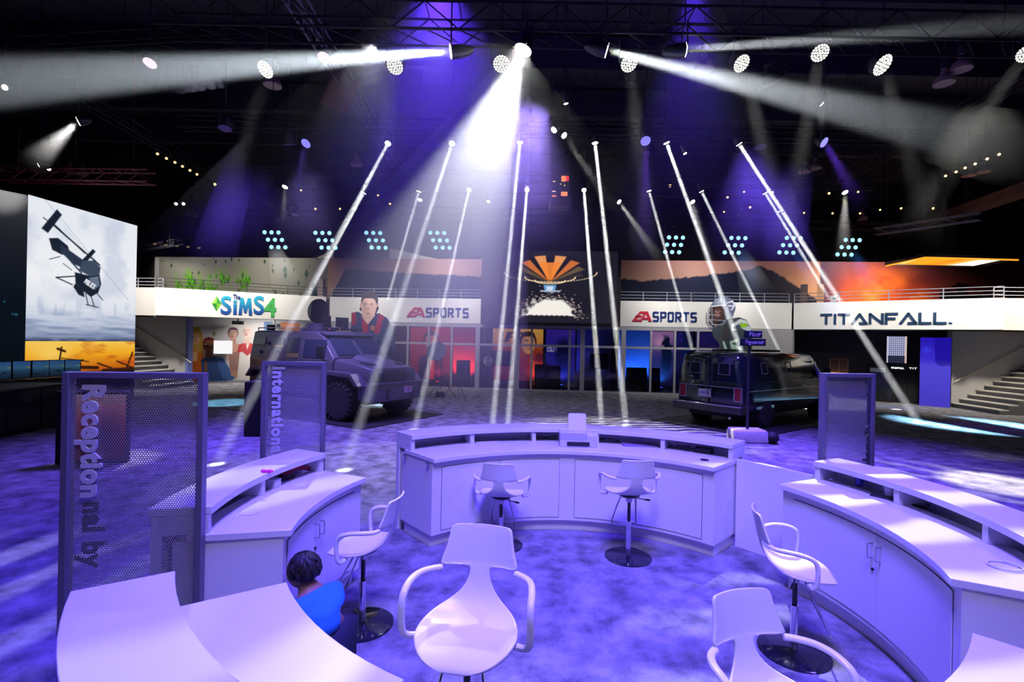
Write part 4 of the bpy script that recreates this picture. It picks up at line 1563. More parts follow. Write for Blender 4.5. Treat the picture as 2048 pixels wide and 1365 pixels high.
def poster(label, M, u0, u1, z0, z1, fn, m, cat='poster', group=None):
    x0, x1 = on(M, u0, 700)[0], on(M, u1, 700)[0]
    w, h = x1 - x0, z1 - z0
    cv = Canvas(w, h, max(20, int(w / .022)), max(20, int(h / .022)))
    fn(cv)
    t = fthing('poster', label, cat, M, x0, 0, z0, group)
    MB().span((0, .005, 0), (w, .05, h)).build('board', BLACK, t)
    cv.build('print', m, t)
    return t


RP = print_mat('room_poster', .55)


def soccer_small(c):
    c.vgrad([(0, (120, 20, 18)), (1, (200, 50, 35))])  # red room light is put into the poster's colours
    c.poly([(c.w * .2, 0), (c.w * .25, c.h * .42), (c.w * .5, c.h * .5), (c.w * .8, c.h * .42), (c.w * .95, 0)], (40, 20, 40))
    c.poly([(c.w * .42, 0), (c.w * .45, c.h * .48), (c.w * .62, c.h * .48), (c.w * .62, 0)], (220, 50, 40))
    face(c, c.w * .52, c.h * .72, c.h * .2, (225, 130, 95), (60, 25, 20), .1)


poster('poster of a footballer painted in red light behind the glass, left of the screen', MR_, 820, 900, .2, 2.85, soccer_small, RP)


def fight(c):
    c.vgrad([(0, (110, 25, 20)), (.6, (150, 60, 30)), (.75, (225, 150, 60)), (1, (235, 175, 80))])
    c.text('UFC', c.w * .16, c.h * .76, .42, .10, (35, 20, 15), 1.0, .25, .25)
    c.poly([(c.w * .55, 0), (c.w * .55, c.h * .35), (c.w * .7, c.h * .5), (c.w * .95, c.h * .4), (c.w, 0)], (120, 45, 60))
    c.poly([(c.w * .72, c.h * .45), (c.w * .98, c.h * .30), (c.w * .98, c.h * .12), (c.w * .8, c.h * .1)], (200, 80, 50))
    face(c, c.w * .70, c.h * .72, c.h * .22, (220, 150, 95), (40, 22, 16), .15)
    c.blob(c.w * .93, c.h * .46, .22, .22, (60, 20, 20), 1, 6)
    c.poly([(c.w * .84, 0), (c.w * .9, c.h * .35), (c.w, c.h * .35), (c.w, 0)], (255, 30, 25), .9)


poster('orange fight poster with three dark letters and a man with raised fists', MR_, 985, 1086, .25, 2.85, fight, RP)


def bluep(c):
    c.vgrad([(0, (20, 20, 110)), (1, (60, 40, 160))])
    c.text('OUT', c.w * .06, c.h * .58, .2, .05, (170, 170, 210))
    c.blob(c.w * .6, c.h * .5, c.w * .35, c.h * .4, (10, 10, 30), 1, 2)


poster('dark blue poster behind the glass, right of the fight poster', MR_, 1092, 1150, .25, 2.85, bluep, RP)


def player(c):
    c.vgrad([(0, (20, 24, 70)), (.5, (60, 50, 120)), (1, (190, 130, 190))])
    c.blob(c.w * .35, c.h * .8, c.w * .5, c.h * .18, (235, 170, 210), .9, 1.2)
    n = c.noise(.2, .2, 6, 3)
    c.mix(np.clip((.9 - np.hypot((c.X - c.w * .65) / (c.w * .3), (c.Y - c.h * .55) / (c.h * .45)) + (n - .5)) * 3, 0, 1), (12, 12, 24))


poster('purple and blue poster with a dark figure behind the glass, left of the van', MR_, 1304, 1348, .2, 2.85, player, RP)


def mad(c):
    c.vgrad([(0, (14, 12, 40)), (1, (40, 30, 110))])
    c.text('MADDEN', c.w * .1, c.h * .66, .2, .05, (24, 20, 60), 1, .2)
    c.blob(c.w * .3, c.h * .85, c.w * .3, .12, (70, 50, 220), .9, 1)


poster('dark violet poster with faint capitals beside the helmeted cut-out', MR_, 1352, 1440, .2, 2.85, mad, RP)


def demo(label, u, v0, h, w=.62):
    x, _ = on(FC, u, 760, 1.6)
    t = fthing('game_kiosk', label, 'kiosk', FC, x, 1.6, 0, 'black game kiosks behind the glass')
    MB().prism([(-.25, 0), (.25, 0), (.2, h * .6), (.08, h), (-.12, h)], -w / 2, w / 2, 'x').build('cabinet', BLACK_GL, t, bevel=.02)
    MB().span((-w / 2 + .08, -.262, h * .45), (w / 2 - .08, -.24, h * .86)).build('screen', mat('kiosk_screen', (.05, .05, .08), .1), t)
    MB().box((0, -.3, h * .40), (w * .8, .12, .04)).build('control_shelf', DARK, t)
    return t


demo('black kiosk in the red room behind the left glass', 927, 0, 1.25)
demo('black kiosk against the red glow under the fight poster', 1082, 0, 1.15)
demo('black kiosk against the blue glow right of the red one', 1108, 0, 1.1)
demo('wide black kiosk in the blue room left of the bright glow', 1272, 0, 1.1, .95)
demo('narrow black kiosk beside the bright blue glow', 1308, 0, 1.1, .5)
for lab, u0, u1, z0 in (('wide black television behind the left glass door', 985, 1030, .98), ('wide black television in the blue room', 1180, 1215, .95)):
    a, b = on(MR_, u0, 700)[0], on(MR_, u1, 700)[0]
    t = fthing('television', lab, 'television', MR_, a, -.3, z0)
    MB().span((0, 0, 0), (b - a, .06, .75)).build('case', BLACK_GL, t, bevel=.01)
    MB().span((.03, -.004, .03), (b - a - .03, 0, .72)).build('screen', mat('kiosk_screen', (.05, .05, .08), .1), t)
    MB().span(((b - a) / 2 - .1, .06, .2), ((b - a) / 2 + .1, .29, .5)).build('bracket', DARK, t)
# coloured uplights standing on the floor of the rooms
for (u, v, col, pw, lab) in ((925, 765, (1, .03, .02), 170, 'red floor uplight in the left room'), (1070, 770, (1, .02, .015), 190, 'red floor uplight under the fight poster'), (1122, 770, (.03, .05, 1), 150, 'blue floor uplight right of the red one'), (1264, 765, (.02, .12, 1), 210, 'blue floor uplight in the middle right room'), (1322, 765, (.02, .16, 1), 190, 'blue floor uplight beside the narrow kiosk'), (875, 770, (1, .05, .03), 90, 'red floor uplight behind the grey reflector')):
    x, _ = on(FC, u, v, 2.25)
    t = fthing('uplight', lab, 'uplight', FC, x, 2.25, 0)
    MB().cyl((0, 0, 0), (0, 0, .12), .09, .1).build('body', BLACK, t)
    MB().cyl((0, 0, .121), (0, 0, .125), .085).build('lens', emis('lens_%s' % lab[:3], col, 6), t)
    p = FC @ Vector((x, 2.2, .2))
    spot('uplight', p, FC @ Vector((x, 2.55, 2.2)), pw * 2.2, 120, col, 1.0, .06)

# left booth room ------------------------------------------------------------
xe = on(frame(0, 20.3, 0), 372, 700)[0]
MB(frame(0, 0, 0)).span((xe, 20.28, 0), (xe + .12, 20.56, ZB - .01)).build('trim_booth_left', mat('edge_blue', (.12, .16, .42), .6), kind='structure')
BK = FL @ Matrix.Translation((0, 3.3, 0))
bx0, bx1 = on(BK, 362, 700)[0], on(BK, 645, 700)[0]
MB(BK).span((bx0 - 1, .02, 0), (bx1, .2, ZB + .1)).build('wall_booth_back_left', mat('booth_white', (.72, .70, .68), .8), kind='structure')
cvw, cvh = bx1 - bx0, 2.95
cv = Canvas(cvw, cvh, 330, 150, (205, 200, 196))
cv.mix(cv.noise(1, 1, 9, 2) * .2, (180, 176, 172))


def bm_(px, py):
    x, z = on(BK, px, py)
    return x - bx0, z


def bp(pts, col, a=1.0, soft=.03):
    cv.poly([bm_(*p) for p in pts], col, a, soft)


def bf(px, py, s, skin, hair, look):
    x, y = bm_(px, py)
    face(cv, x, y, s, skin, hair, look)


# long-haired woman in orange, woman with red hair in denim, woman with brown bob, woman in white
bp([(383, 655), (398, 654), (406, 672), (408, 700), (405, 730), (372, 735), (374, 690)], (196, 150, 60))
bp([(374, 712), (386, 702), (400, 704), (408, 712), (406, 770), (372, 770)], (205, 105, 30))
bp([(381, 704), (395, 704), (394, 722), (384, 724)], (225, 175, 130))
bp([(372, 706), (378, 704), (380, 745), (372, 748)], (190, 130, 95))
bf(390, 677, .33, (224, 170, 128), (205, 160, 70), .12)
bp([(402, 720), (420, 712), (438, 714), (452, 735), (470, 758), (455, 762), (415, 765), (404, 745)], (52, 80, 130))
bp([(430, 712), (446, 716), (470, 755), (464, 762), (446, 758)], (70, 104, 160))
bp([(412, 700), (424, 700), (426, 716), (410, 716)], (140, 84, 58))
bf(418, 690, .34, (150, 92, 62), (120, 30, 42), -.15)
bp([(408, 722), (414, 722), (416, 765), (410, 765)], (140, 90, 65))
bp([(455, 690), (478, 688), (484, 720), (474, 756), (462, 752), (460, 715)], (190, 140, 115))
bp([(461, 676), (471, 676), (473, 692), (459, 692)], (190, 142, 120))
bp([(452, 694), (462, 687), (476, 688), (482, 700), (478, 722), (456, 722)], (200, 152, 130))
bp([(457, 706), (478, 704), (479, 742), (460, 744)], (158, 120, 108))
bf(466, 668, .30, (206, 160, 140), (92, 62, 80), -.1)
bp([(482, 690), (510, 686), (520, 735), (512, 760), (474, 760), (478, 720)], (232, 222, 214))
bp([(478, 690), (488, 686), (484, 704), (474, 706)], (190, 60, 60))
bp([(489, 674), (499, 674), (501, 690), (487, 690)], (220, 188, 172))
bp([(484, 690), (492, 686), (494, 700), (500, 686), (508, 690), (512, 700), (494, 712), (480, 700)], (196, 70, 72))
bf(494, 664, .33, (226, 196, 182), (214, 200, 190), -.1)
bp([(560, 630), (585, 628), (600, 650), (596, 680), (565, 680)], (230, 130, 60), .9, .08)
bp([(528, 640), (545, 640), (545, 675), (528, 675)], (70, 110, 170), .8, .05)
cv.blob(*bm_(428, 668), .1, .16, (120, 130, 90), .8, 2)
o = cv.build('wall_picture', print_mat('booth_print'), None, lambda x, y: BK @ Vector((bx0 + x, -.02, y)), 'large wall picture of four cartoon-like women inside the left booth', 'mural')
MB(BK).span((bx0 + 1.0, -1.2, ZB + .10), (bx1, 0, ZB + .14)).build('trim_booth_soffit', DARK, kind='structure')
x, z = on(BK, 446, 695, -.35)
t = fthing('television', 'blank white screen hanging before the cartoon picture in the left booth', 'television', BK, x, -.35, z)
MB().span((-.40, 0, -.33), (.40, .05, .33)).build('case', WHITE_PL, t, bevel=.01)
MB().span((-.38, -.004, -.31), (.38, 0, .31)).build('screen', emis('white_screen', (1, .98, 1), .95), t)
MB().span((-.1, .05, -.2), (.1, .33, .2)).build('bracket', DARK, t)
for k, (u, v, lab) in enumerate(((476, 646, 'black ceiling projector over the left booth picture'), (550, 651, 'second black ceiling projector near the truck roof'))):
    x, z = on(BK, u, v, -1.0)
    t = fthing('projector', lab, 'projector', BK, x, -1.0, z)
    MB().box((0, 0, 0), (.5, .35, .16)).build('body', BLACK, t, bevel=.02)
    MB().cyl((0, 0, .08), (0, 0, ZB + .10 - z), .03).build('pole', BLACK, t)
    MB().cyl((.12, -.175, 0), (.12, -.21, 0), .05).build('lens', BLACK_GL, t)

# right booth room -----------------------------------------------------------
BKR = FR @ Matrix.Translation((0, 2.6, 0))
rx0, rx1 = on(BKR, 1596, 720)[0] - .5, on(BKR, 1905, 720)[0] + .6
MB(BKR).span((rx0, .02, 0), (rx1, .2, ZB + .1)).build('wall_booth_back_right', mat('booth_dark', (.03, .03, .04), .7), kind='structure')
MB(FR).span((-.3, .05, 0), (.02, .3, ZB - .01)).build('trim_booth_right', GREYR, kind='structure')
MB(FC).span((on(FC, 1500, 700)[0], -.06, 0), (10.4, .0, ZB - .01)).build('wall_panel_right', GREYR, kind='structure')
MB(FC).span((-10.4, -.06, 0), (on(FC, 705, 700)[0], .0, ZB - .01)).build('wall_panel_left', GREYR, kind='structure')
MB(FR).span((0, .36, ZB + .02), (WL_, 2.6, ZB + .08)).build('trim_booth_soffit_right', DARK, kind='structure')
# blue picture wall
u0, u1 = 1840, 1902
x0, x1 = on(FR, u0, 720, .9)[0], on(FR, u1, 720, .9)[0]
cv = Canvas(x1 - x0, 2.7, 60, 90, (40, 30, 190))
cv.vgrad([(0, (62, 48, 205)), (.6, (70, 55, 225)), (1, (38, 20, 190))])
cv.poly([(cv.w * .45, 2.8), (cv.w * .5, 1.75), (cv.w * .62, 1.6), (cv.w, 1.62), (cv.w, 2.8)], (30, 10, 170), .95)
cv.blob(cv.w * .2, 2.2, cv.w * .2, .2, (60, 70, 250), .8, 1.2)
t = fthing('backlit_panel', 'glowing blue picture panel at the right side of the right booth', 'panel', FR, x0, .9, 0)
MB().span((0, .004, 0), (cv.w, .08, 2.7)).build('frame', BLACK, t)
cv.build('picture', print_mat('blue_lightbox', .8), t)
# grid picture
x0, z1 = on(BKR, 1774, 673, -.1)
x1, z0 = on(BKR, 1813, 727, -.1)
cv = Canvas(x1 - x0, z1 - z0, 80, 90, (88, 92, 150))
for k in range(9):
    cv.line((cv.w * (.1 + .1 * k), cv.h * .28), (cv.w * (.1 + .1 * k), cv.h), .02, (225, 228, 250))
for k in range(9):
    cv.line((.05, cv.h * (.30 + .08 * k)), (cv.w * .9, cv.h * (.30 + .08 * k)), .02, (225, 228, 250))
cv.mix((cv.Y < cv.h * .27) * .9, (40, 42, 62))
cv.mix((cv.X > cv.w * .9) * .9, (245, 215, 200))
cv.mix((cv.X < cv.w * .07) * .9, (235, 230, 250))
t = fthing('backlit_panel', 'bright picture of a white window grid inside the right booth', 'panel', BKR, x0, -.1, z0)
MB().span((-.03, .004, -.03), (cv.w + .03, .09, cv.h + .03)).build('frame', BLACK, t)
cv.build('picture', print_mat('grid_lightbox', .8), t)
for (u, v, w, lab) in ((1795, 737, .62, 'small dark screen with tiny white capitals under the window grid picture'), (1826, 738, .35, 'small dark screen with tiny white capitals beside the blue panel')):
    x, z = on(BKR, u, v, -.9)
    t = fthing('monitor', lab, 'monitor', BKR, x, -.9, .0)
    MB().span((-w / 2, 0, z - .24), (w / 2, .05, z + .2)).build('case', BLACK, t, bevel=.005)
    MB().span((-w / 2, -.1, 0), (w / 2, .3, z - .25)).build('desk_stand', BLACK, t)
    ln, W = strokes('TITΛNFΛLL' if w > .5 else 'TIT', .06, 1.2, .3)
    mb = MB()
    k = .42 / .62 * w / W
    stroke_mesh(mb, [[(a * k, b) for a, b in l] for l in ln], .018, -w * .34, z - .02, -.006, 0)
    mb.build('lettering', emis('tiny_white', (1, 1, 1), 1.2), t, smooth=0)
x, z = on(BKR, 1678, 733, -1.0)
t = fthing('display_case', 'small glass display case glowing amber behind the van', 'display case', BKR, x, -1.0, z - .32)
for sx in (-.33, 0, .33):
    MB().box((sx, 0, .32), (.014, .3, .64)).build('frame_bar', mat('amber_metal', (.5, .28, .16), .5), t)
for zz in (.0, .64):
    MB().box((0, 0, zz), (.67, .3, .014)).build('frame_bar', mat('amber_metal', (.5, .28, .16), .5), t)
MB().box((0, .1, .32), (.64, .01, .62)).build('back', mat('amber_back', (.10, .06, .05), .6), t)
MB().box((0, 0, .02), (.62, .25, .02)).build('lit_shelf', emis('amber_glow', (1, .55, .3), 1.0), t)
MB().box((0, .05, -.30), (.4, .3, .58)).build('pedestal', BLACK, t)
x, z = on(BKR, 1759, 742, -1.2)
t = fthing('counter', 'low dark counter with a pale corner inside the right booth', 'counter', BKR, x - .3, -1.2, 0)
MB().span((0, 0, 0), (.75, .5, z - .06)).build('body', BLACK_GL, t)
MB().span((-.02, -.02, z - .06), (.5, .5, z + .1)).build('corner_block', WHITE_LAM, t)

# lights that wash the bands and murals -------
for (M, x, pw, w) in ((FL, 2.2, 120, 2.2), (FL, 4.6, 110, 2.2), (FR, 2.0, 120, 2.2), (FR, 4.6, 120, 2.2)):
    area('band_wash', M @ Vector((x, -2.4, 6.4)), M @ Vector((x, 0, 3.5)), .5, pw * .42, (1, .95, .86), 90)
for x in (-8.0, -4.0, 4.8, 8.2):
    area('band_wash', FC @ Vector((x, -2.4, 6.4)), FC @ Vector((x, 0, 3.5)), .5, 48, (1, .96, .90), 90)
area('mural_wash_gems', MU @ Vector((-20.5, -3.0, 7.4)), MU @ Vector((-20.5, 0, 4.8)), .6, 85, (1, .95, .85), 120)  # unseen light added to brighten the mural's dark left part
area('mural_wash_left', MU @ Vector((-15.5, -3.0, 7.4)), MU @ Vector((-15.5, 0, 4.8)), .6, 95, (1, .95, .85), 120)
area('mural_wash_hill_left', MU @ Vector((-5.5, -3.0, 7.6)), MU @ Vector((-5.5, 0, 5.2)), .6, 90, (.9, .9, 1), 120)
area('mural_wash_hill_right', MU @ Vector((7.5, -3.0, 7.6)), MU @ Vector((7.5, 0, 5.2)), .6, 80, (.9, .85, 1), 120)
area('mural_wash_fire', MU @ Vector((15.5, -3.0, 7.4)), MU @ Vector((15.2, 0, 4.6)), .6, 260, (1, .72, .55), 130)
area('booth_light_left', FL @ Vector((4.0, 1.6, ZB + .12)), FL @ Vector((4.0, 3.0, 1.0)), .8, 90, (1, .97, .95), 150)
area('stair_wash_left', M0 @ Vector((-15.6, 15.5, 7.0)), M0 @ Vector((-16.5, 20, 1.2)), .5, 130, (1, .93, .85), 90)
area('stair_wash_right', M0 @ Vector((16.0, 15.5, 7.0)), M0 @ Vector((17.0, 20, 1.2)), .5, 170, (1, .90, .74), 90)

# ---------------------------------------------------------------- armoured truck (x forward, front bumper at x = 0)
ARM = mat('armour_paint', (.085, .08, .10), .42, 0.1, noise=(30, .12), coat=.15)
ARMD = mat('armour_dark', (.025, .025, .03), .5)
ARMR = mat('rim_dark', (.05, .048, .058), .5, .2)
TYRE = mat('tyre_rubber', (.022, .021, .024), .75, noise=(40, .3))
DGL = mat('dark_tinted_glass', (.03, .04, .06), .04, coat=.5)


def wheel(parent, x, y, r, w, side, lugs=22, rimr=.55, rimm=None):
    wh = bpy.data.objects.new('wheel', None)
    COL.objects.link(wh)
    wh.parent = parent
    wh.location = (x, y, r)
    M = Matrix.Rotation(PI / 2 * -side, 4, 'X')     # local +z points outwards
    mb = MB(M)
    mb.lathe([(r * rimr, -w * .5), (r * .86, -w * .52), (r * .97, -w * .36), (r * .98, w * .36), (r * .86, w * .52), (r * rimr, w * .5)], 36)
    mb.build('tyre', TYRE, wh)
    if lugs:
        mb = MB(M)
        for k in range(lugs):
            a = 2 * PI * k / lugs
            for (z0, da) in ((-.30 * w, 0), (.30 * w, PI / lugs)):
                q = Matrix.Rotation(a + da, 3, 'Z')
                mb.box(q @ Vector((r * .975, 0, z0)), (r * .07, r * .16, w * .40), q)
                mb.box(q @ Vector((r * .90, 0, z0 * 1.75)), (r * .12, r * .13, w * .05), q)
        mb.build('tread', TYRE, wh)
    mb = MB(M)
    mb.lathe([(r * rimr, -w * .3), (r * rimr * 1.02, w * .42), (r * rimr * .92, w * .40), (r * rimr * .78, w * .15), (r * .22, w * .12), (r * .2, w * .34), (0.001, w * .36)], 28)
    mb.build('rim', rimm or ARMR, wh)
    mb = MB(M)
    mb.tube([(r * rimr * .95 * math.cos(2 * PI * k / 28), r * rimr * .95 * math.sin(2 * PI * k / 28), w * .42) for k in range(28)], r * .045, 6, True)
    for k in range(16):
        a = 2 * PI * k / 16
        mb.cyl((r * rimr * .95 * math.cos(a), r * rimr * .95 * math.sin(a), w * .44), (r * rimr * .95 * math.cos(a), r * rimr * .95 * math.sin(a), w * .53), .014, n=6)
    mb.build('bead_ring', mat('bead_ring_grey', (.09, .085, .10), .45, .3), wh)
    mb = MB(M)
    for k in range(10):
        a = 2 * PI * k / 10
        mb.cyl((r * .36 * math.cos(a), r * .36 * math.sin(a), w * .12), (r * .36 * math.cos(a), r * .36 * math.sin(a), w * .24), .018, n=8)
    mb.build('wheel_nuts', STEEL, wh)
    return wh


nf = Vector((-3.58, 12.3, 0))
fwd, lat = Vector((.866, -.5, 0)), Vector((.5, .866, 0))
base = nf + lat * 1.1 - fwd * 2.6
tk = thing('armoured_truck', 'dark armoured police truck with big tyres standing left of the glass front', 'truck', (base.x, base.y, .03), R(-30))
OX = 2.6


def sec(x, zb, hw, zs, hwt, zt, hwb=None):
    """hull cross-section: bottom, straight flank to zs, then leaning in to the roof"""
    hwb = hwb or hw
    return [(x, -hwb, zb), (x, -hw, zb + .18), (x, -hw, zs), (x, -hwt, zt - .04), (x, -hwt + .12, zt), (x, hwt - .12, zt), (x, hwt, zt - .04), (x, hw, zs), (x, hw, zb + .18), (x, hwb, zb)]


X = lambda x: x + OX
mb = MB()
mb.loft([sec(X(-5.12), .80, 1.04, 1.55, .90, 2.30), sec(X(-5.05), .72, 1.08, 1.55, .94, 2.36), sec(X(-2.3), .72, 1.08, 1.55, .94, 2.36), sec(X(-2.0), .72, 1.08, 1.55, .93, 2.26), sec(X(-1.42), .72, 1.08, 1.5, 1.02, 1.66)])
mb.build('hull', ARM, tk, bevel=.012)
mb = MB()
mb.loft([sec(X(-1.46), .95, 1.0, 1.35, .96, 1.62), sec(X(-.5), .95, .92, 1.3, .86, 1.47), sec(X(-.18), .95, .84, 1.25, .76, 1.40)])
mb.build('bonnet', ARM, tk, bevel=.012)
mb = MB()
mb.loft([[(X(-1.3), -.50, 1.6), (X(-1.3), -.34, 1.72), (X(-1.3), .34, 1.72), (X(-1.3), .5, 1.6)], [(X(-.62), -.42, 1.50), (X(-.66), -.30, 1.60), (X(-.66), .30, 1.60), (X(-.62), .42, 1.50)], [(X(-.36), -.36, 1.42), (X(-.36), -.26, 1.44), (X(-.36), .26, 1.44), (X(-.36), .36, 1.42)]])
mb.build('bonnet_bulge', ARM, tk, bevel=.01)
for sy in (-1, 1):
    MB().box((X(-.62), sy * .56, 1.505), (.34, .26, .03), Matrix.Rotation(R(9), 3, 'Y')).build('bonnet_vent', ARMD, tk)
# windscreen: two flat panes with a centre pillar
for sy in (-1, 1):
    a, b = (.05, .80) if sy > 0 else (-.80, -.05)
    MB().hexa([(X(-1.46), a * 1.06, 1.69), (X(-1.46), b * 1.06, 1.69), (X(-1.43), b * 1.06, 1.71), (X(-1.43), a * 1.06, 1.71), (X(-1.965), a, 2.20), (X(-1.965), b, 2.20), (X(-1.92), b, 2.22), (X(-1.92), a, 2.22)]).build('windscreen', DGL, tk)
    wp = MB().tube([(X(-1.36), sy * .62, 1.68), (X(-1.40), sy * .50, 1.74), (X(-1.62), sy * .38, 1.94)], .010, 6)
    wp.build('wiper', BLACK, tk)
# visor strip with brush-guard bars over the windscreen
MB().loft([[(X(-2.10), -.92, 2.30), (X(-2.10), .92, 2.30), (X(-2.10), .92, 2.36), (X(-2.10), -.92, 2.36)], [(X(-1.86), -.88, 2.24), (X(-1.86), .88, 2.24), (X(-1.86), .88, 2.27), (X(-1.86), -.88, 2.27)]]).build('visor', ARM, tk)
for k in range(5):
    y = -.7 + .35 * k
    MB().tube([(X(-1.33), y, 1.66), (X(-1.36), y + .01, 1.76), (X(-1.40), y + .03, 1.80)], .009, 6).build('bonnet_hook', BLACK, tk)
# side windows, gun ports, notice plate, doors seam, handles (both sides)
for sy in (-1, 1):
    def sidept(x, z, off=.0):
        t = (z - 1.55) / .81
        y = 1.08 - .14 * t if z > 1.55 else 1.08
        return Vector((X(x), sy * (y + off), z))

    def plate(name, x0, x1, z0, z1, m, off=.012):
        q = [sidept(x0, z0, -.02), sidept(x1, z0, -.02), sidept(x1, z0, off), sidept(x0, z0, off), sidept(x0, z1, -.02), sidept(x1, z1, -.02), sidept(x1, z1, off), sidept(x0, z1, off)]
        return MB().hexa(q).build(name, m, tk, bevel=.004)
    WARM = mat('window_dark_amber', (.035, .04, .045), .1)
    for x0, x1 in ((-4.95, -4.42), (-4.05, -3.55)):
        plate('side_window', x0, x1, 1.94, 2.16, WARM, .014)
        plate('window_ledge', x0, x1, 1.89, 1.93, mat('ledge_amber', (.30, .17, .05), .5), .02)
    plate('door_window', -3.35, -2.85, 1.74, 2.16, WARM, .014)
    plate('notice_plate', -3.32, -2.82, 1.60, 1.72, mat('plate_olive', (.20, .15, .05), .6), .018)
    plate('cab_window', -2.62, -1.75, 1.62, 2.12, DGL, .014)
    plate('cab_door', -2.72, -1.62, .85, 1.58, ARM, .016)
    plate('rear_door', -3.5, -2.8, .85, 1.56, ARM, .016)
    for x, z in ((-4.25, 1.98), (-3.75, 1.74), (-4.55, 1.72)):
        p = sidept(x, z)
        MB().cyl(p, p + Vector((0, sy * .035, 0)), .055, n=16).build('gun_port', ARMD, tk)
    MB().span((X(-3.9), sy * 1.05, .62), (X(-1.7), sy * 1.24, .70)).build('running_board', ARMD, tk, bevel=.01)
    # mirror
    MB().tube([sidept(-1.75, 1.62), sidept(-1.60, 1.66, .22), sidept(-1.60, 1.92, .22)], .014, 6).build('mirror_arm', BLACK, tk)
    MB().box(sidept(-1.62, 1.80, .26), (.08, .20, .32)).build('mirror', BLACK_GL, tk, bevel=.02)
    # angular fenders
    for xc in (-1.05, -4.25):
        pr = [(X(xc + .80), .95), (X(xc + .52), 1.26), (X(xc - .52), 1.30), (X(xc - .80), 1.0), (X(xc - .70), .98), (X(xc - .46), 1.20), (X(xc + .46), 1.16), (X(xc + .70), .93)]
        y0, y1 = sy * .84, sy * 1.24
        MB().prism(pr, y0, y1, 'y').build('fender', ARM, tk, bevel=.008)
        MB().span((X(xc - .62), sy * .80, .62), (X(xc + .62), sy * .86, 1.22)).build('wheel_well', BLACK, tk)
        wheel(tk, X(xc), sy * 1.0, .52, .38, sy)
    # roof rail
    MB().tube([(X(-5.0), sy * .86, 2.36), (X(-5.0), sy * .86, 2.44), (X(-3.0), sy * .86, 2.44), (X(-3.0), sy * .86, 2.36)], .018, 8).build('roof_rail', mat('rail_silver', (.5, .5, .55), .35, .8), tk)
    MB().box((X(-.14), sy * .60, 1.20), (.05, .24, .15)).build('headlamp', DGL, tk, bevel=.01)
    MB().tube([(X(-.02), sy * .48, .62), (X(.07), sy * .48, .60), (X(.07), sy * .48, .72), (X(-.02), sy * .48, .70)], .018, 8).build('tow_hook', ARMD, tk)
mb = MB()
for k in range(6):
    mb.box((X(-.145), 0, 1.06 + .05 * k), (.05, .80, .022))
mb.box((X(-.17), 0, 1.18), (.02, .86, .34)).build('grille', ARMD, tk)
MB().loft([[(X(-.40), -1.1, .58), (X(-.40), 1.1, .58), (X(-.40), 1.1, .98), (X(-.40), -1.1, .98)], [(X(-.02), -.92, .52), (X(-.02), .92, .52), (X(-.02), .92, .98), (X(-.02), -.92, .98)], [(X(0), -.90, .55), (X(0), .90, .55), (X(0), .90, .95), (X(0), -.90, .95)]]).build('bumper', ARM, tk, bevel=.015)
MB().prism([(X(-.02), .98), (X(.05), .98), (X(.05), 1.02), (X(-.3), 1.02), (X(-.3), .98)], -.95, .95, 'y').build('bumper_top', ARM, tk)
mb = MB().box((X(.012), .33, .80), (.02, .30, .17))
mb.build('number_plate', mat('plate_pale', (.5, .42, .5), .5), tk)
mb = MB()
stroke_mesh(mb, [[(0, .1), (0, 0), (.06, 0), (.06, .1)], [(.09, 0), (.09, .1), (.15, .1), (.15, .05), (.09, .05)]], .016, 0, 0, -.004, 0)
o = mb.build('plate_letters', mat('plate_red', (.4, .02, .08), .5), tk)
o.location, o.rotation_euler = (X(.027), .25, .76), (0, 0, PI / 2)
MB().cyl((X(0), -.42, .80), (X(.03), -.42, .80), .06, n=12).build('lamp', ARMD, tk)
MB().span((X(-4.9), -.85, .45), (X(-.3), .85, .75)).build('chassis', BLACK, tk)
# turret with round dish and shield panels, hatch gear, light bar
MB().lathe([(.52, 2.36), (.52, 2.42), (.40, 2.47), (.38, 2.60), (.0, 2.62)], 24, (X(-3.35), 0, 0)).build('turret_ring', ARM, tk)
dd = Vector((-.25, -1, .05)).normalized()
Rt = tk.rotation_euler.to_matrix().inverted()
cdir = (Rt @ (Vector((-.35, -1, .02)))).normalized()
c0 = Vector((X(-3.35), 0, 2.98))
q = cdir.to_track_quat('Z', 'Y').to_matrix().to_4x4()
mb = MB(Matrix.Translation(c0) @ q)
mb.lathe([(0, .09), (.30, .085), (.365, .06), (.385, .0), (.36, -.08), (.12, -.15), (0, -.15)], 40)
mb.build('dish', BLACK_GL, tk)
MB().cyl((X(-3.35), 0, 2.58), (X(-3.35), 0, 2.82), .07).build('dish_mount', ARMD, tk)
for (x, y, w, h, a) in ((-2.72, -.2, .42, .44, 20), (-2.62, .28, .42, .40, -10), (-3.05, .5, .3, .36, 60)):
    MB().box((X(x), y, 2.40 + h / 2), (.03, w, h), Matrix.Rotation(R(a), 3, 'Z')).build('shield_panel', BLACK, tk, bevel=.01)
MB().box((X(-4.85), -.55, 2.46), (.22, .16, .18)).build('rear_camera', BLACK, tk, bevel=.02)
MB().box((X(-4.2), .3, 2.44), (.36, .2, .14)).build('spot_lamp', BLACK, tk, bevel=.03)
mb = MB().box((X(-2.25), 0, 2.44), (.16, 1.4, .07))
mb.build('light_bar', ARMD, tk, bevel=.015)
for k in range(4):
    MB().ball((X(-2.18), -.55 + .36 * k, 2.42), .03, 8, 6).build('marker_lamp', mat('lamp_amber', (.5, .2, .1), .3), tk)
MB().box((X(-2.5), .1, 2.48), (.1, .9, .04), Matrix.Rotation(R(35), 3, 'Z')).build('hatch_bar', mat('rail_silver', (.5, .5, .55), .35, .8), tk)

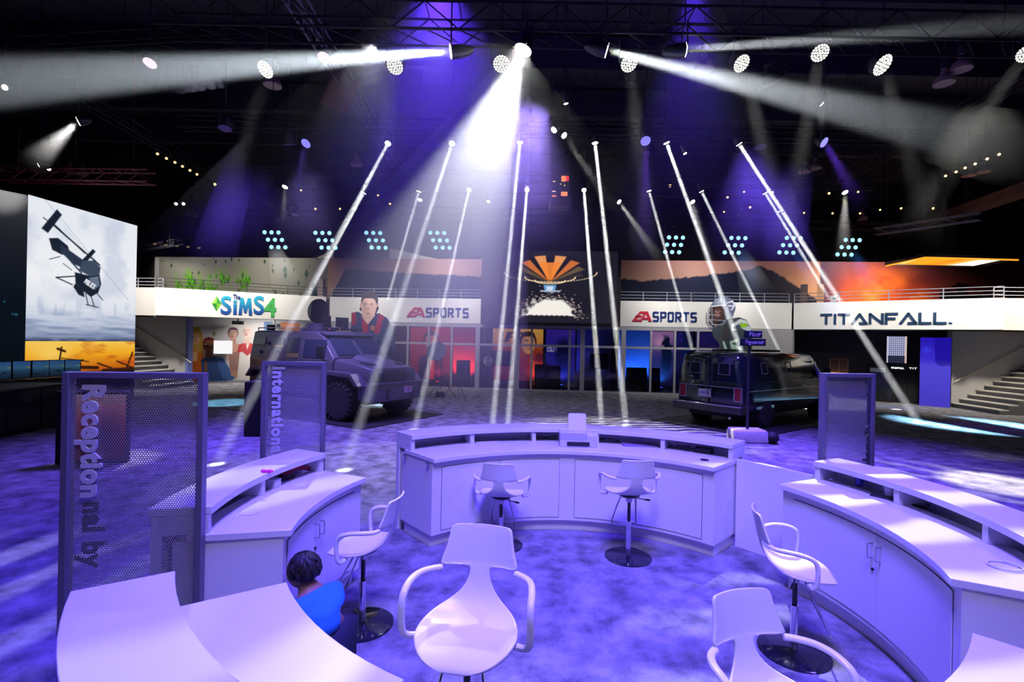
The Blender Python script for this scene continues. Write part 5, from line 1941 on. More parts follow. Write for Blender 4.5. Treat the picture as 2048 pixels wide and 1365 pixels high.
# ---------------------------------------------------------------- van (x forward, rear bumper at x = 0)
VP = mat('van_black_paint', (.012, .022, .024), .16, coat=.6, noise=(220, .5))
VCH = mat('van_trim', (.45, .45, .47), .25, .9)
cr0 = Vector((5.32, 13.17, 0))
vf = Vector((.8, .6, 0))
b0 = cr0 + vf * 2.9
vn = thing('van', 'black van seen from behind, standing right of the glass front', 'van', (b0.x, b0.y, .03), math.atan2(.6, .8))
X = lambda x: x - 2.9


def vsec(x, zb, hw, zbelt, hwt, zt):
    out = []
    half = [(hw * .90, zb), (hw, zb + .12), (hw * 1.01, (zb + zbelt) / 2), (hw, zbelt), ((hw + hwt) / 2 + .02, (zbelt + zt) / 2), (hwt + .02, zt - .13), (hwt - .06, zt - .04), (hwt - .22, zt)]
    out = [(X(x), -y, z) for y, z in half] + [(X(x), y, z) for y, z in reversed(half)]
    return out


mb = MB()
mb.loft([vsec(.04, .48, .93, 1.12, .76, 1.90), vsec(.14, .42, .98, 1.12, .83, 1.98), vsec(.5, .40, 1.0, 1.12, .86, 2.01), vsec(2.5, .40, 1.0, 1.12, .86, 2.03), vsec(4.25, .40, 1.0, 1.12, .85, 1.98), vsec(4.45, .40, 1.0, 1.12, .85, 1.90), vsec(5.02, .40, .98, 1.10, .88, 1.30), vsec(5.65, .42, .93, 1.0, .80, 1.12), vsec(5.78, .45, .88, .95, .74, 1.02)])
mb.build('body', VP, vn, smooth=50)
VG = mat('van_window', (.008, .016, .018), .06, coat=.4)
STK = mat('window_sticker_frame', (.13, .10, .11), .5)


def vside(x, z, sy, off=0.0):
    t = (z - 1.12) / .78
    y = 1.0 - .12 * max(t, 0) - .02 * max(t, 0) ** 2
    return Vector((X(x), sy * (y + off), z))


for sy in (-1, 1):
    for k, (x0, x1) in enumerate(((.45, 1.75), (1.95, 3.05), (3.25, 4.15))):
        q = [vside(x0, 1.22, sy, -.03), vside(x1, 1.22, sy, -.03), vside(x1, 1.22, sy, .008), vside(x0, 1.22, sy, .008), vside(x0, 1.78, sy, -.03), vside(x1, 1.78, sy, -.03), vside(x1, 1.78, sy, .010), vside(x0, 1.78, sy, .010)]
        w = MB().hexa(q).build('side_window', VG, vn, bevel=.02)
        if k < 2:
            mb = MB()
            xc = (x0 + x1) / 2
            for (a, b) in (((xc - .16, 1.45), (xc + .16, 1.45)), ((xc + .16, 1.45), (xc + .16, 1.74)), ((xc + .16, 1.74), (xc - .16, 1.74)), ((xc - .16, 1.74), (xc - .16, 1.45))):
                mb.bar(vside(*a, sy, .018), vside(*b, sy, .018), .03, .03)
            mb.build('port_frame', STK, w)
    MB().span((X(.2), sy * .995, 1.0), (X(5.4), sy * 1.012, 1.02)).build('side_trim', VCH, vn)
    MB().span((X(.6), sy * .99, .52), (X(1.55), sy * 1.012, .60)).build('sill_plate', VCH, vn) if sy < 0 else None
    MB().span((X(3.2), sy * 1.0, 1.05), (X(3.4), sy * 1.03, 1.08)).build('door_handle', VCH, vn)
    for x in (1.92, 3.16):
        MB().span((X(x), sy * .99, .50), (X(x + .012), sy * 1.006, 1.12)).build('door_seam', BLACK, vn)
    for xc in (1.15, 4.75):
        MB().cyl((X(xc), sy * .72, .40), (X(xc), sy * 1.006, .40), .44, n=28).build('wheel_arch', BLACK, vn)
        wheel(vn, X(xc), sy * .90, .36, .24, sy, 0, .6, mat('van_rim', (.10, .10, .11), .4, .6))
    # rear corner: tail lamp
    t = MB().box((X(.055), sy * .80, .92), (.05, .19, .34)).build('tail_lamp', mat('lamp_red', (.32, .006, .02), .2, coat=.4), vn, bevel=.01)
    MB().box((X(.05), sy * .80, .92), (.04, .225, .375)).build('bezel', VCH, t)
    w = MB().hexa([(X(.005), sy * .12, 1.22), (X(.005), sy * .78, 1.22), (X(.05), sy * .78, 1.22), (X(.05), sy * .12, 1.22), (X(.045), sy * .12, 1.76), (X(.045), sy * .70, 1.76), (X(.09), sy * .70, 1.76), (X(.09), sy * .12, 1.76)]).build('rear_window', VG, vn, bevel=.01)
    mb = MB()
    yc = sy * .42
    for (a, b) in (((yc - .16, 1.42), (yc + .16, 1.42)), ((yc + .16, 1.42), (yc + .15, 1.72)), ((yc + .15, 1.72), (yc - .15, 1.72)), ((yc - .15, 1.72), (yc - .16, 1.42))):
        mb.bar((X(.012 + (a[1] - 1.22) * .075 - .012), a[0], a[1]), (X(.012 + (b[1] - 1.22) * .075 - .012), b[0], b[1]), .028, .02)
    mb.build('port_frame', STK, w)
    MB().box((X(0.0), sy * .07, .96), (.03, .03, .16)).build('rear_door_handle', VCH, vn)
MB().span((X(.0), -.006, .5), (X(.04), .006, 1.92)).build('rear_door_seam', BLACK, vn)
MB().span((X(.0), -.9, 1.08), (X(.035), .9, 1.10)).build('rear_trim', VCH, vn)
p = MB().box((X(.02), .12, .90), (.02, .33, .17)).build('number_plate', mat('plate_white', (.55, .52, .58), .5), vn)
mb = MB()
for (yo, zz, w, h) in ((.12, .005, .40, .02), (.12, -.19, .42, .03), (-.07, -.09, .02, .2), (.31, -.09, .02, .2)):
    mb.box((X(.012), yo, .99 + zz), (.03, w, h))
mb.build('plate_bezel', VCH, vn)
mb = MB()
for k in range(7):
    mb.box((X(.006), .0 + .035 * k + .02, .90), (.006, .022, .07))
mb.build('plate_letters', mat('plate_blue', (.08, .08, .25), .5), p)
MB().prism([(X(-.16), .42), (X(.2), .42), (X(.2), .64), (X(-.16), .64)], -1.0, 1.0, 'y').build('bumper', mat('bumper_dark', (.05, .05, .055), .35, .6), vn, bevel=.025)
MB().span((X(-.17), -.98, .60), (X(-.05), .98, .635)).build('bumper_strip', VCH, vn, bevel=.006)
MB().span((X(.2), -.7, .28), (X(5.2), .7, .45)).build('chassis', BLACK, vn)
MB().cyl((X(-.02), -.62, .30), (X(.4), -.62, .33), .035, n=12).build('exhaust', VCH, vn)
for (x, y) in ((1.0, .05), (2.6, -.25)):
    MB().box((X(x), y, 2.055), (.75, .5, .06)).build('roof_vent', BLACK, vn, bevel=.012)
MB().tube([(X(.02), .45, 1.30), (X(-.10), .5, 1.34), (X(-.14), .38, 1.36)], .02, 8).build('rear_mirror', VCH, vn)
MB().box((X(4.7), 1.12, 1.42), (.10, .18, .26)).build('door_mirror', VCH, vn, bevel=.02)
MB().box((X(4.7), -1.12, 1.42), (.10, .18, .26)).build('door_mirror', BLACK, vn, bevel=.02)

# display mats under the vehicles
for (o_, L0, L1, W0, lab) in ((tk, -2.9, 2.9, 1.55, 'thin black display mat under the armoured truck'), (vn, -3.3, 3.3, 1.55, 'thin black display mat under the van')):
    M = Matrix.Translation((o_.location.x, o_.location.y, 0)) @ Matrix.Rotation(o_.rotation_euler.z, 4, 'Z')
    MB(M).span((L0, -W0, .002), (L1, W0, .028)).build('display_mat', mat('mat_black', (.02, .02, .022), .6), label=lab, cat='mat')

# ---------------------------------------------------------------- street sign on its kerb block
g = PH(1507, 888, 0)
t = thing('street_sign', 'crossed street name signs on a dark pole in front of the van', 'street sign', (g.x, g.y + .30, 0))
mb = MB()
mb.loft([[(-.42, -.28, 0), (.36, -.30, 0), (.44, .3, 0), (-.34, .32, 0)], [(-.43, -.27, .16), (.37, -.28, .18), (.44, .3, .17), (-.35, .32, .17)], [(-.40, -.23, .27), (.33, -.25, .29), (.40, .28, .28), (-.33, .30, .28)]])
mb.build('kerb_block', mat('concrete_white', (.55, .53, .52), .9, noise=(14, .35), bump=.4), t, bevel=.03)
MB().ball((.46, -.22, .13), (.14, .16, .14), 14, 10).build('sand_bag', BLACK, t)
pole_top = HC + (694 - 668) / F * (g.y + .3)
MB().cyl((0, 0, .26), (0, 0, pole_top), .032).build('pole', mat('pole_dark', (.05, .04, .06), .5, .5), t)
SGN = mat('sign_dark_green', (.01, .03, .035), .4)
PW = mat('sign_white', (.75, .75, .8), .6)


def plank(word, small, z, w, ang, size, lab):
    s = MB().box((0, -.045, z), (w, .02, .165)).build('name_plate', SGN, t, bevel=.004, label=lab)
    s.rotation_euler = (0, 0, R(ang))
    Mt = Matrix.Translation((-w / 2 + .12, -.057, z - size * .30)) @ UP
    text_mb(word, size, .006, Mt).build('lettering', PW, s, smooth=0)
    Mt = Matrix.Translation((w / 2 - .085, -.057, z + .0)) @ UP
    text_mb(small, size * .42, .006, Mt).build('lettering', PW, s, smooth=0)


plank('Pico', 'BL', pole_top - .02, .44, 4, .145, 'upper plate reading Pico')
plank('Figueroa', 'ST', pole_top - .20, .62, 4, .125, 'lower plate reading Figueroa')
for ch in list(t.children):
    if ch.name.startswith('name_plate'):
        ch.location.x += .06

# ---------------------------------------------------------------- cut-out figures fixed to the bands
CUT = print_mat('cutout_print', 0.0, .5)


def cutout(label, M, u0, u1, v0, v1, draw, dy=-.12, res=.016):
    x0, zt = on(M, u0, v0, dy)
    x1, zb = on(M, u1, v1, dy)
    w, h = x1 - x0, zt - zb
    c = Canvas(w, h, int(w / res), int(h / res))
    c.A[:] = 0
    sx, sy = w / (u1 - u0), h / (v1 - v0)
    f = lambda px, py: ((px - u0) * sx, (v1 - py) * sy)
    draw(c, f, sx)
    return c.build('cutout_figure', CUT, None, lambda x, y: M @ Vector((x0 + x, dy, zb + y)), label, 'cut-out', None, None, .03, True)


def shape(c, f, pts, col, a=1.0):
    q = [f(*p) for p in pts]
    c.A = np.maximum(c.A, c.mask(q) * a)
    c.poly(q, col, a)


def ball(c, f, px, py, rx, ry, s, col, hard=8, a=1.0, cut=True):
    x, y = f(px, py)
    if cut:
        d = np.hypot((c.X - x) / (rx * s), (c.Y - y) / (ry * s))
        c.A = np.maximum(c.A, np.clip((1 - d) * hard, 0, 1))
    c.blob(x, y, rx * s, ry * s, col, a, hard)


def soccer(c, f, s):
    J1, J2 = (52, 62, 112), (168, 38, 62)
    shape(c, f, [(704, 626), (716, 624), (730, 632), (745, 632), (757, 626), (774, 636), (782, 655), (790, 690), (786, 720), (700, 720), (703, 660)], J1)
    for q in (((704, 627), (712, 625), (714, 650), (705, 652)), ((724, 636), (738, 650), (736, 690), (724, 690)), ((757, 628), (768, 634), (758, 670), (748, 668))):
        c.poly([f(*p) for p in q], J2, .95)
    c.poly([f(*p) for p in ((764, 640), (776, 638), (789, 690), (782, 720), (768, 700))], (44, 56, 98), .9)
    shape(c, f, [(724, 616), (748, 616), (750, 632), (736, 648), (724, 634)], (212, 168, 150))
    c.poly([f(*p) for p in ((728, 640), (736, 650), (745, 638), (742, 632))], (226, 190, 175), .9)
    ball(c, f, 738, 600, 16, 19, s, (70, 58, 54), 10)
    shape(c, f, [(722, 600), (724, 586), (734, 583), (748, 584), (754, 594), (754, 606), (722, 606)], (64, 54, 52))
    ball(c, f, 737.5, 615, 15.5, 23, s, (222, 184, 168), 10)
    c.blob(*f(729, 614), 7 * s, 18 * s, (170, 125, 112), .6, 1.2)
    c.poly([f(*p) for p in ((721.5, 608), (722, 596), (732, 591), (746, 591), (753.5, 597), (753.8, 608), (750.5, 599), (742, 596.5), (730, 597), (725, 600))], (66, 55, 53))
    for ex in (730.5, 742.5):
        c.blob(*f(ex, 612), 2.6 * s, 1.5 * s, (245, 240, 238), 1, 4)
        c.blob(*f(ex + .3, 612), 1.3 * s, 1.4 * s, (45, 34, 30), 1, 4)
        c.line(f(ex - 3.5, 608.6), f(ex + 3, 608.2), 1.3 * s, (80, 62, 56))
    c.poly([f(*p) for p in ((736, 612), (740, 621), (733, 621))], (188, 140, 126), .8)
    c.blob(*f(736, 628), 4.2 * s, 1.8 * s, (170, 100, 98), 1, 4)
    c.blob(*f(737, 634), 9 * s, 4 * s, (180, 138, 124), .5, 1)
    ball(c, f, 721.5, 612, 2.5, 5, s, (200, 155, 140), 6)
    ball(c, f, 752.5, 611, 2.5, 5, s, (212, 170, 154), 6)
    c.poly([f(*p) for p in ((742, 652), (750, 652), (750, 662), (742, 662))], (190, 120, 60), .9)


def helmet(c, f, s):
    shape(c, f, [(1425, 660), (1450, 640), (1478, 634), (1494, 640), (1503, 656), (1505, 668), (1504, 715), (1438, 715), (1440, 690), (1428, 676)], (66, 74, 84))
    c.blob(*f(1470, 690), 30 * s, 26 * s, (44, 54, 70), .8, 1.5)
    c.poly([f(*p) for p in ((1462, 650), (1480, 638), (1496, 642), (1504, 658), (1498, 664), (1480, 656), (1464, 664))], (198, 208, 210), .95)
    c.poly([f(*p) for p in ((1466, 655), (1482, 646), (1498, 651), (1486, 655), (1470, 660))], (60, 72, 96), .95)
    c.poly([f(*p) for p in ((1478, 648), (1494, 646), (1493, 654), (1482, 656))], (150, 200, 40), .95)
    for q in (((1446, 684), (1450, 684), (1456, 700), (1450, 700)), ((1460, 684), (1475, 678), (1476, 684), (1464, 688), (1478, 694), (1484, 700), (1464, 700), (1462, 694))):
        c.poly([f(*p) for p in q], (180, 215, 195), .95)
    for k in range(5):
        c.line(f(1450 + 3 * k, 650), f(1444 + 3 * k, 676 + 2 * k), 1.6 * s, (56, 44, 42))
    shape(c, f, [(1421, 612), (1436, 606), (1448, 622), (1446, 640), (1432, 650), (1422, 640)], (88, 62, 56))
    c.blob(*f(1434, 628), 8 * s, 14 * s, (150, 98, 86), .8, 1.2)
    c.blob(*f(1432, 624), 2.2 * s, 1.3 * s, (190, 170, 165), .8, 4)
    c.blob(*f(1440, 623), 2.2 * s, 1.3 * s, (190, 170, 165), .8, 4)
    c.blob(*f(1434, 640), 4 * s, 1.8 * s, (70, 30, 30), 1, 4)
    ball(c, f, 1447, 616, 24.5, 24, s, (96, 104, 132), 14)
    c.blob(*f(1440, 604), 16 * s, 12 * s, (190, 198, 214), .85, 1.2)
    c.poly([f(*p) for p in ((1421, 614), (1440, 611), (1450, 620), (1450, 640), (1436, 652), (1424, 646))], (70, 48, 46), .98)
    c.blob(*f(1435, 628), 7 * s, 11 * s, (165, 112, 98), .85, 1.2)
    c.blob(*f(1432, 624), 2 * s, 1.2 * s, (190, 170, 165), .8, 4)
    c.blob(*f(1440, 623), 2 * s, 1.2 * s, (190, 170, 165), .8, 4)
    c.blob(*f(1435, 640), 4 * s, 1.8 * s, (60, 26, 26), 1, 4)
    c.line(f(1420, 614), f(1450, 610), 2.4 * s, (225, 228, 235))
    BAR = (140, 148, 168)
    for a, b in (((1418, 620), (1418, 640)), ((1418, 640), (1428, 651)), ((1428, 651), (1446, 650)), ((1446, 650), (1456, 634)), ((1418, 630), (1440, 632)), ((1424, 616), (1426, 650)), ((1419, 640), (1450, 642))):
        q = [f(*a), f(*b)]
        c.line(q[0], q[1], 1.8 * s, BAR)
        ex, ey = q[1][0] - q[0][0], q[1][1] - q[0][1]
        tt = np.clip(((c.X - q[0][0]) * ex + (c.Y - q[0][1]) * ey) / (ex * ex + ey * ey), 0, 1)
        c.A = np.maximum(c.A, (np.hypot(c.X - q[0][0] - tt * ex, c.Y - q[0][1] - tt * ey) < 1.4 * s) * 1.0)
    for a, b in (((1454, 606), (1464, 602)), ((1464, 602), (1468, 610)), ((1456, 612), (1466, 612)), ((1462, 620), (1468, 612))):
        c.line(f(*a), f(*b), 2.2 * s, (222, 226, 236))
    c.line(f(1444, 593), f(1446, 610), 2 * s, (70, 80, 112))


cutout('cut-out of a dark-haired footballer in a red and blue striped shirt', FC, 698, 794, 578, 720, soccer)
cutout('cut-out of a football player in a silver blue helmet above the van', FC, 1414, 1508, 588, 715, helmet)

# ---------------------------------------------------------------- photo light stand, grey reflector, black case
g = PH(880, 795, 0)
t = thing('light_stand', 'black photo light on a spread tripod in front of the red window', 'tripod light', g)
for a in (20, 140, 260):
    MB().tube([(0, 0, .75), (.62 * math.cos(R(a)), .62 * math.sin(R(a)), .02)], .013, 6).build('leg', BLACK, t)
MB().cyl((0, 0, .3), (0, 0, 1.75), .016, n=8).build('pole', BLACK, t)
o = MB().lathe([(0, .03), (.42, .0), (.40, -.05), (.12, -.30), (0, -.30)], 8).build('softbox', mat('softbox_grey', (.20, .21, .24), .7), t)
o.location, o.rotation_euler = (-.18, 0, 1.78), (R(62), R(-20), 0)
MB().box((0, -.03, .12), (.34, .2, .22), Matrix.Rotation(R(20), 3, 'Z')).build('sand_bag', BLACK, t, bevel=.05)
g = PH(912, 798, 0)
t = thing('light_stand', 'slim black tripod standing empty right of the photo light', 'tripod', g)
for a in (80, 200, 320):
    MB().tube([(0, 0, .8), (.5 * math.cos(R(a)), .5 * math.sin(R(a)), .02)], .011, 6).build('leg', BLACK, t)
MB().cyl((0, 0, .5), (0, 0, 1.45), .013, n=8).build('pole', BLACK, t)
g = PH(500, 874, 0)
MB().box((g.x, g.y + .25, .60), (.34, .5, 1.2), Matrix.Rotation(R(8), 3, 'Z')).build('loudspeaker', BLACK, bevel=.01, label='tall black loudspeaker box left of the mesh sign by the truck', cat='loudspeaker')
# overhead lit frame above the right booth
c4 = [P(1772, 531, 19.5), P(1848, 513, 23.0), P(2040, 517, 21.5), P(1965, 534, 18.0)]
zc = 6.4
ce = [Vector((10.2 + 4.6, 18.2, zc)), Vector((19.2, 18.2, zc)), Vector((19.6, 22.2, zc)), Vector((14.2, 22.2, zc))]


def ceil_at(u, v, h):
    du, dv = u - 1024.0, v - V0
    return P(u, v, (h - HC) * F / (du * sr - dv * cr))


ce = [ceil_at(u, v, 6.1) for u, v in ((1772, 531), (1958, 535), (2036, 519), (1850, 514))]
t = thing('overhead_light', 'hovering rectangular light frame glowing orange and white above the right booth', 'ceiling light', (0, 0, 0))
mb = MB()
for a, b in zip(ce, ce[1:] + ce[:1]):
    mb.bar(a + Vector((0, 0, .06)), b + Vector((0, 0, .06)), .12, .12)
mb.build('frame', DARK, t)
mb = MB()
for i in (2, 3):
    a, b = ce[i], ce[(i + 1) % 4]
    mb.bar(a + Vector((0, 0, -.03)), b + Vector((0, 0, -.03)), .07, .05)
mb.build('light_strip', emis('strip_orange', (1, .30, .02), 1.6), t, label='orange light strip')
gm = bpy.data.materials.new('panel_orange_white')
gm.use_nodes = True
nt = gm.node_tree
tc = nt.nodes.new('ShaderNodeTexCoord')
sp = nt.nodes.new('ShaderNodeSeparateXYZ')
cpr = nt.nodes.new('ShaderNodeValToRGB')
e = cpr.color_ramp.elements
e[0].color, e[1].color = (1, .28, .0, 1), (1, .9, .8, 1)
for p_, c_ in ((.25, (1, .36, .0, 1)), (.45, (1, .22, 0, 1)), (.62, (1, .42, .05, 1)), (.72, (1, .85, .75, 1))):
    q = e.new(p_)
    q.color = c_
b = nt.nodes['Principled BSDF']
nt.links.new(tc.outputs['Generated'], sp.inputs[0])
nt.links.new(sp.outputs['X'], cpr.inputs[0])
nt.links.new(cpr.outputs[0], b.inputs['Emission Color'])
b.inputs['Emission Strength'].default_value = 1.25
cm = sum(ce, Vector()) / 4
q = [cm + (p_ - cm) * .80 for p_ in ce]
MB().hexa([p_ + Vector((0, 0, .02)) for p_ in q] + [p_ + Vector((0, 0, .06)) for p_ in q]).build('lit_panel', gm, t, label='glowing orange to white panel')

# ---------------------------------------------------------------- rigging: trusses, lamps, beams of light in the haze
def hz(u, v, h):
    """point at height h above the horizon seen at pixel (u, v)"""
    du, dv = u - 1024.0, v - V0
    return P(u, v, (h - HC) * F / (du * sr - dv * cr))


TR_RED = mat('truss_red_light_colour', (.32, .05, .05), .5, .3)  # red light falling on the truss is put into its colour
TR_GREY = mat('truss_lit_grey', (.17, .16, .20), .5, .5)  # lit copy of the truss metal, the brightness is in the colour


def truss(label, p0, p1, s=.30, bay=.6, m=TRUSSM):
    p0, p1 = Vector(p0), Vector(p1)
    d = p1 - p0
    L = d.length
    t = thing('truss', label, 'truss', p0, math.atan2(d.y, d.x), 'lighting trusses under the ceiling')
    h = s / 2
    for y in (-h, h):
        for z in (0, s):
            MB().cyl((0, y, z), (L, y, z), .026, n=6).build('chord', m, t)
    mb = MB()
    n = int(L / bay)
    for i in range(n):
        x0, x1 = i * L / n, (i + 1) * L / n
        for y in (-h, h):
            mb.bar((x0, y, 0 if i % 2 else s), (x1, y, s if i % 2 else 0), .018)
        mb.bar((x0, -h, s), (x0, h, s), .018)
        mb.bar((x0, -h, 0), (x1, h, 0), .018)
    mb.build('lattice', m, t, smooth=0)
    for x in (L * .12, L * .5, L * .88):
        MB().cyl((x, 0, s), (x, 0, 12.49 - p0.z), .008, n=5).build('hanging_wire', m, t, smooth=0)
    return t


YT = 7.75
truss('nearest cross truss carrying the brightest lamp', (-6.5, 8.95, YT), (11, 8.95, YT), .5)
truss('second cross truss with six thin beams', (-9, 13.1, YT), (11.5, 13.1, YT))
truss('third cross truss with short thin beams', (-9, 16.9, YT), (12.5, 16.9, YT))
truss('far cross truss over the glass front carrying the nine-lamp panels', (-12, 21.1, 7.35), (17, 21.1, 7.35))
a, b = hz(0, 362, 6.6), hz(302, 366, 6.6)
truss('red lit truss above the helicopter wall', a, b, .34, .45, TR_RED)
a, b = hz(562, -30, 8.4), hz(800, 345, 8.4)
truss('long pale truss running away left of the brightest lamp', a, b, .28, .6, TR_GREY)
a, b = hz(150, 200, 8.6), hz(640, 480, 8.6)
truss('long dark truss running away over the left side', a, b, .3, .7)
a, b = hz(30, 110, 8.8), hz(480, 85, 8.8)
truss('dark truss crossing at the top left corner', a, b, .34, .7)
a, b = hz(270, 505, 6.9), hz(420, 478, 6.9)
truss('short truss with drooping lamps beside the helicopter wall', a, b, .26, .5)
a, b = hz(1750, 470, 7.0), hz(1960, 440, 7.0)
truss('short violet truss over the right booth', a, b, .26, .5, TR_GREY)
a, b = hz(2080, 150, 8.6), hz(1560, 430, 8.6)
truss('long dark truss running away over the right side', a, b, .3, .7)
a, b = hz(2100, 362, 9.0), hz(1790, 470, 9.0)
MB().bar(a, b, .7, .45).build('air_duct', mat('duct_brown', (.07, .045, .05), .8), label='square dim air duct under the ceiling at the far right', cat='duct')
for k in range(9):
    y = 6 + 3.4 * k
    MB().span((-30, y, 11.3), (30, y + .25, 12.4)).build('beam_ceiling_%d' % (k + 1), CEILM, kind='structure')

# lamp bodies --------------------------------------------------------------
LBODY = mat('lamp_body_black', (.02, .02, .024), .45)


def head_mesh(r, l, name):
    return MB().lathe([(r * .98, 0), (r, l * .12), (r * .95, l * .45), (r * .65, l * .85), (r * .35, l), (0.001, l)], 18).mesh(name, LBODY)


HEADS, LENS, YOKES = {}, {}, {}


def lens_mesh(r, col, s, dots):
    mb = MB()
    if dots:
        k = 0
        for ring_n, rr in ((1, 0), (6, .30), (12, .58), (18, .85)):
            for i in range(ring_n):
                a = 2 * PI * i / ring_n
                mb.cyl((r * rr * math.cos(a), r * rr * math.sin(a), -.004), (r * rr * math.cos(a), r * rr * math.sin(a), -.010), r * .13, n=8)
    else:
        mb.cyl((0, 0, -.002), (0, 0, -.012), r * .9, n=18)
    return mb.mesh('lens', emis('lens_%d_%d_%d_%g' % (*[int(c * 99) for c in col], s), col, s), 0)


def lamp(label, pos, target, r=.12, l=.34, col=(1, 1, 1), s=8, dots=False, name='stage_lamp', group=None, hang=None):
    """lamp head aimed at target, in a yoke under a clamp"""
    t = thing(name, label, 'stage lamp', pos, 0, group)
    k = (r, l)
    if k not in HEADS:
        HEADS[k] = head_mesh(r, l, 'head')
        y = MB()
        w = r + .03
        y.tube([(-w, 0, 0), (-w, 0, l * .75 + r), (w, 0, l * .75 + r), (w, 0, 0)], .014, 6)
        YOKES[k] = y.mesh('yoke', LBODY)
    kl = (r, col, s, dots)
    if kl not in LENS:
        LENS[kl] = lens_mesh(r, col, s, dots)
    d = Vector(target) - Vector(pos)
    h = mobj('head', HEADS[k], t)
    h.rotation_euler = d.to_track_quat('-Z', 'Y').to_euler()
    mobj('lens', LENS[kl], h)
    mobj('yoke', YOKES[k], t).rotation_euler = (0, 0, math.atan2(d.y, d.x) - PI / 2)
    top = (hang if hang is not None else 12.49) - pos[2]
    z0 = l * .75 + r
    if top > z0 + .02:
        MB().cyl((0, 0, z0), (0, 0, top), .012, n=6).build('hanging_rod', LBODY, t)
    return t


def beam(label, src, dst, half, power, r0=.06, col=(1, 1, 1), dens=.10, kind='spot', blend=.55, spread=2.0, lname='beam', fade=False):
    """a lamp's light and the haze it shows up in"""
    src, dst = Vector(src), Vector(dst)
    d = dst - src
    L = d.length
    u = d.normalized()
    a = R(half)
    if kind == 'spot':
        spot(lname, src + u * .03, dst, power, 2 * half, col, blend, r0)
    else:
        o = area(lname, src + u * .03, dst, r0 * 2, power, col, spread)
    tn = math.tan(a)
    mb = MB()
    k = 1.06
    mb.lathe([((r0 + .06 * tn) * k, .06), ((r0 + L * tn) * k, L)], 24)
    o = mb.build('haze', haze_mat('haze_%g_%.2f' % (dens, L if fade else 0), dens, L if fade else 0.0), None, label, 'haze', 'haze lit by the stage lamps', 'stuff', recentre=False)
    o.location = src
    o.rotation_euler = u.to_track_quat('Z', 'Y').to_euler()
    return o


W3 = (1, 1, 1)
# the four big moving heads on the nearest truss
big = P(1046, 100, 8.8)
tgt = big + Vector((-.344, -.10, -1)).normalized() * 7.0
lamp('blindingly bright lamp at the top centre of the hall', big, tgt, .17, .45, W3, 60, name='moving_head')
beam('widest white shaft of haze falling from the brightest lamp at the top centre', big, tgt, 18.5, 6500, .14, (.93, .96, 1), .30, blend=.30, fade=True)
p = P(902, 103, 8.8)
tgt = P(-260, 182, 7.6)
lamp('bright lamp left of the brightest one, beaming level to the left', p, tgt, .13, .40, W3, 30, name='moving_head')
beam('white haze beam running level to the left edge', p, tgt, 3.4, 42000, .06, (.80, .90, 1), .16)
p = P(1213, 101, 8.8)
tgt = P(2150, 330, 8.6)
lamp('bright lamp right of the brightest one, beaming down to the right', p, tgt, .13, .40, W3, 30, name='moving_head')
beam('white haze beam sloping down to the right edge', p, tgt, 4.0, 18000, .06, (.86, .93, 1), .16, fade=True)
p = P(1369, 100, 8.8)
tgt = P(2200, 34, 8.6)
lamp('bright lamp at the start of the level beam to the right', p, tgt, .13, .40, W3, 30, name='moving_head')
beam('white haze beam running level to the upper right edge', p, tgt, 2.0, 17000, .06, (.88, .94, 1), .16)
# thin beams of the second truss
row = [(776, 287, 435, 925), (904, 287, 690, 937), (1040, 285, 985, 850), (1190, 286, 1252, 850), (1333, 286, 1535, 850), (1478, 288, 1836, 845)]
nm = ['first', 'second', 'third', 'fourth', 'fifth', 'sixth']
for k, (u, v, u2, v2) in enumerate(row):
    p = P(u, v, 13.1)
    e = PH(u2, v2, .03) if v2 > 790 else P(u2, v2, p.y)
    if v2 <= 790:
        e = P(u2, v2, p.y + 1.0)
    lamp('%s from the left of six lamps with thin white beams on the second truss' % nm[k], p, e, .085, .30, W3, 25, name='moving_head', group='thin beam lamps on the second truss')
    beam('%s thin white haze beam from the left on the second truss' % nm[k], p, e, .45, 5.5 if k < 2 else 11, .045, (.95, .98, 1), .14, 'area', spread=1.6)
row = [(838, 383, 775, 600), (938, 380, 830, 857), (1054, 380, 1015, 852), (1168, 380, 1204, 852), (1298, 382, 1385, 700), (1403, 383, 1560, 705), (1530, 386, 1660, 600), (728, 386, 612, 600)]
nm = ['second', 'third', 'fourth', 'fifth', 'sixth', 'seventh', 'last', 'first']
for k, (u, v, u2, v2) in enumerate(row):
    p = P(u, v, 16.9)
    e = PH(u2, v2, .03) if v2 > 790 else P(u2, v2, p.y + .5)
    lamp('%s from the left of eight lamps with thin beams on the third truss' % nm[k], p, e, .085, .30, W3, 22, name='moving_head', group='thin beam lamps on the third truss')
    beam('%s thin haze beam from the left on the third truss' % nm[k], p, e, .35, 11 if k in (2, 3) else 6, .045, (.92, .97, 1), .14, 'area', spread=1.4)

# round LED washes with soft grey beams
washes = [(531, 139, .16, 470, 360, 16), (790, 132, .16, 740, 430, 14), (1003, 128, .16, 985, 400, 0), (1258, 127, .16, 1290, 420, 34), (1483, 127, .16, 1560, 420, 40), (1765, 130, .19, 1850, 430, 40), (1640, 106, .16, 1585, 400, 60), (2052, 108, .15, 1850, 400, 42)]
nm = ['first', 'second', 'third', 'fourth', 'fifth', 'seventh', 'sixth', 'eighth']
for k, (u, v, r, u2, v2, pw) in enumerate(washes):
    p = P(u, v, 9.1)
    e = P(u2, v2, 9.5)
    d = (e - p).normalized()
    lamp('%s from the left of the round many-eyed wash lamps across the top' % nm[k], p, p + d + Vector((0, -1.0, 0)), r, .30, (1, .98, .90), 1.5, True, group='round wash lamps across the top')
    if pw:
        beam('soft grey haze beam under the %s round wash lamp from the left' % nm[k], p + d * .1, p + d * 4.2, 4.5, pw * 19, .11, (1, .97, .93), .10, blend=1, fade=True)
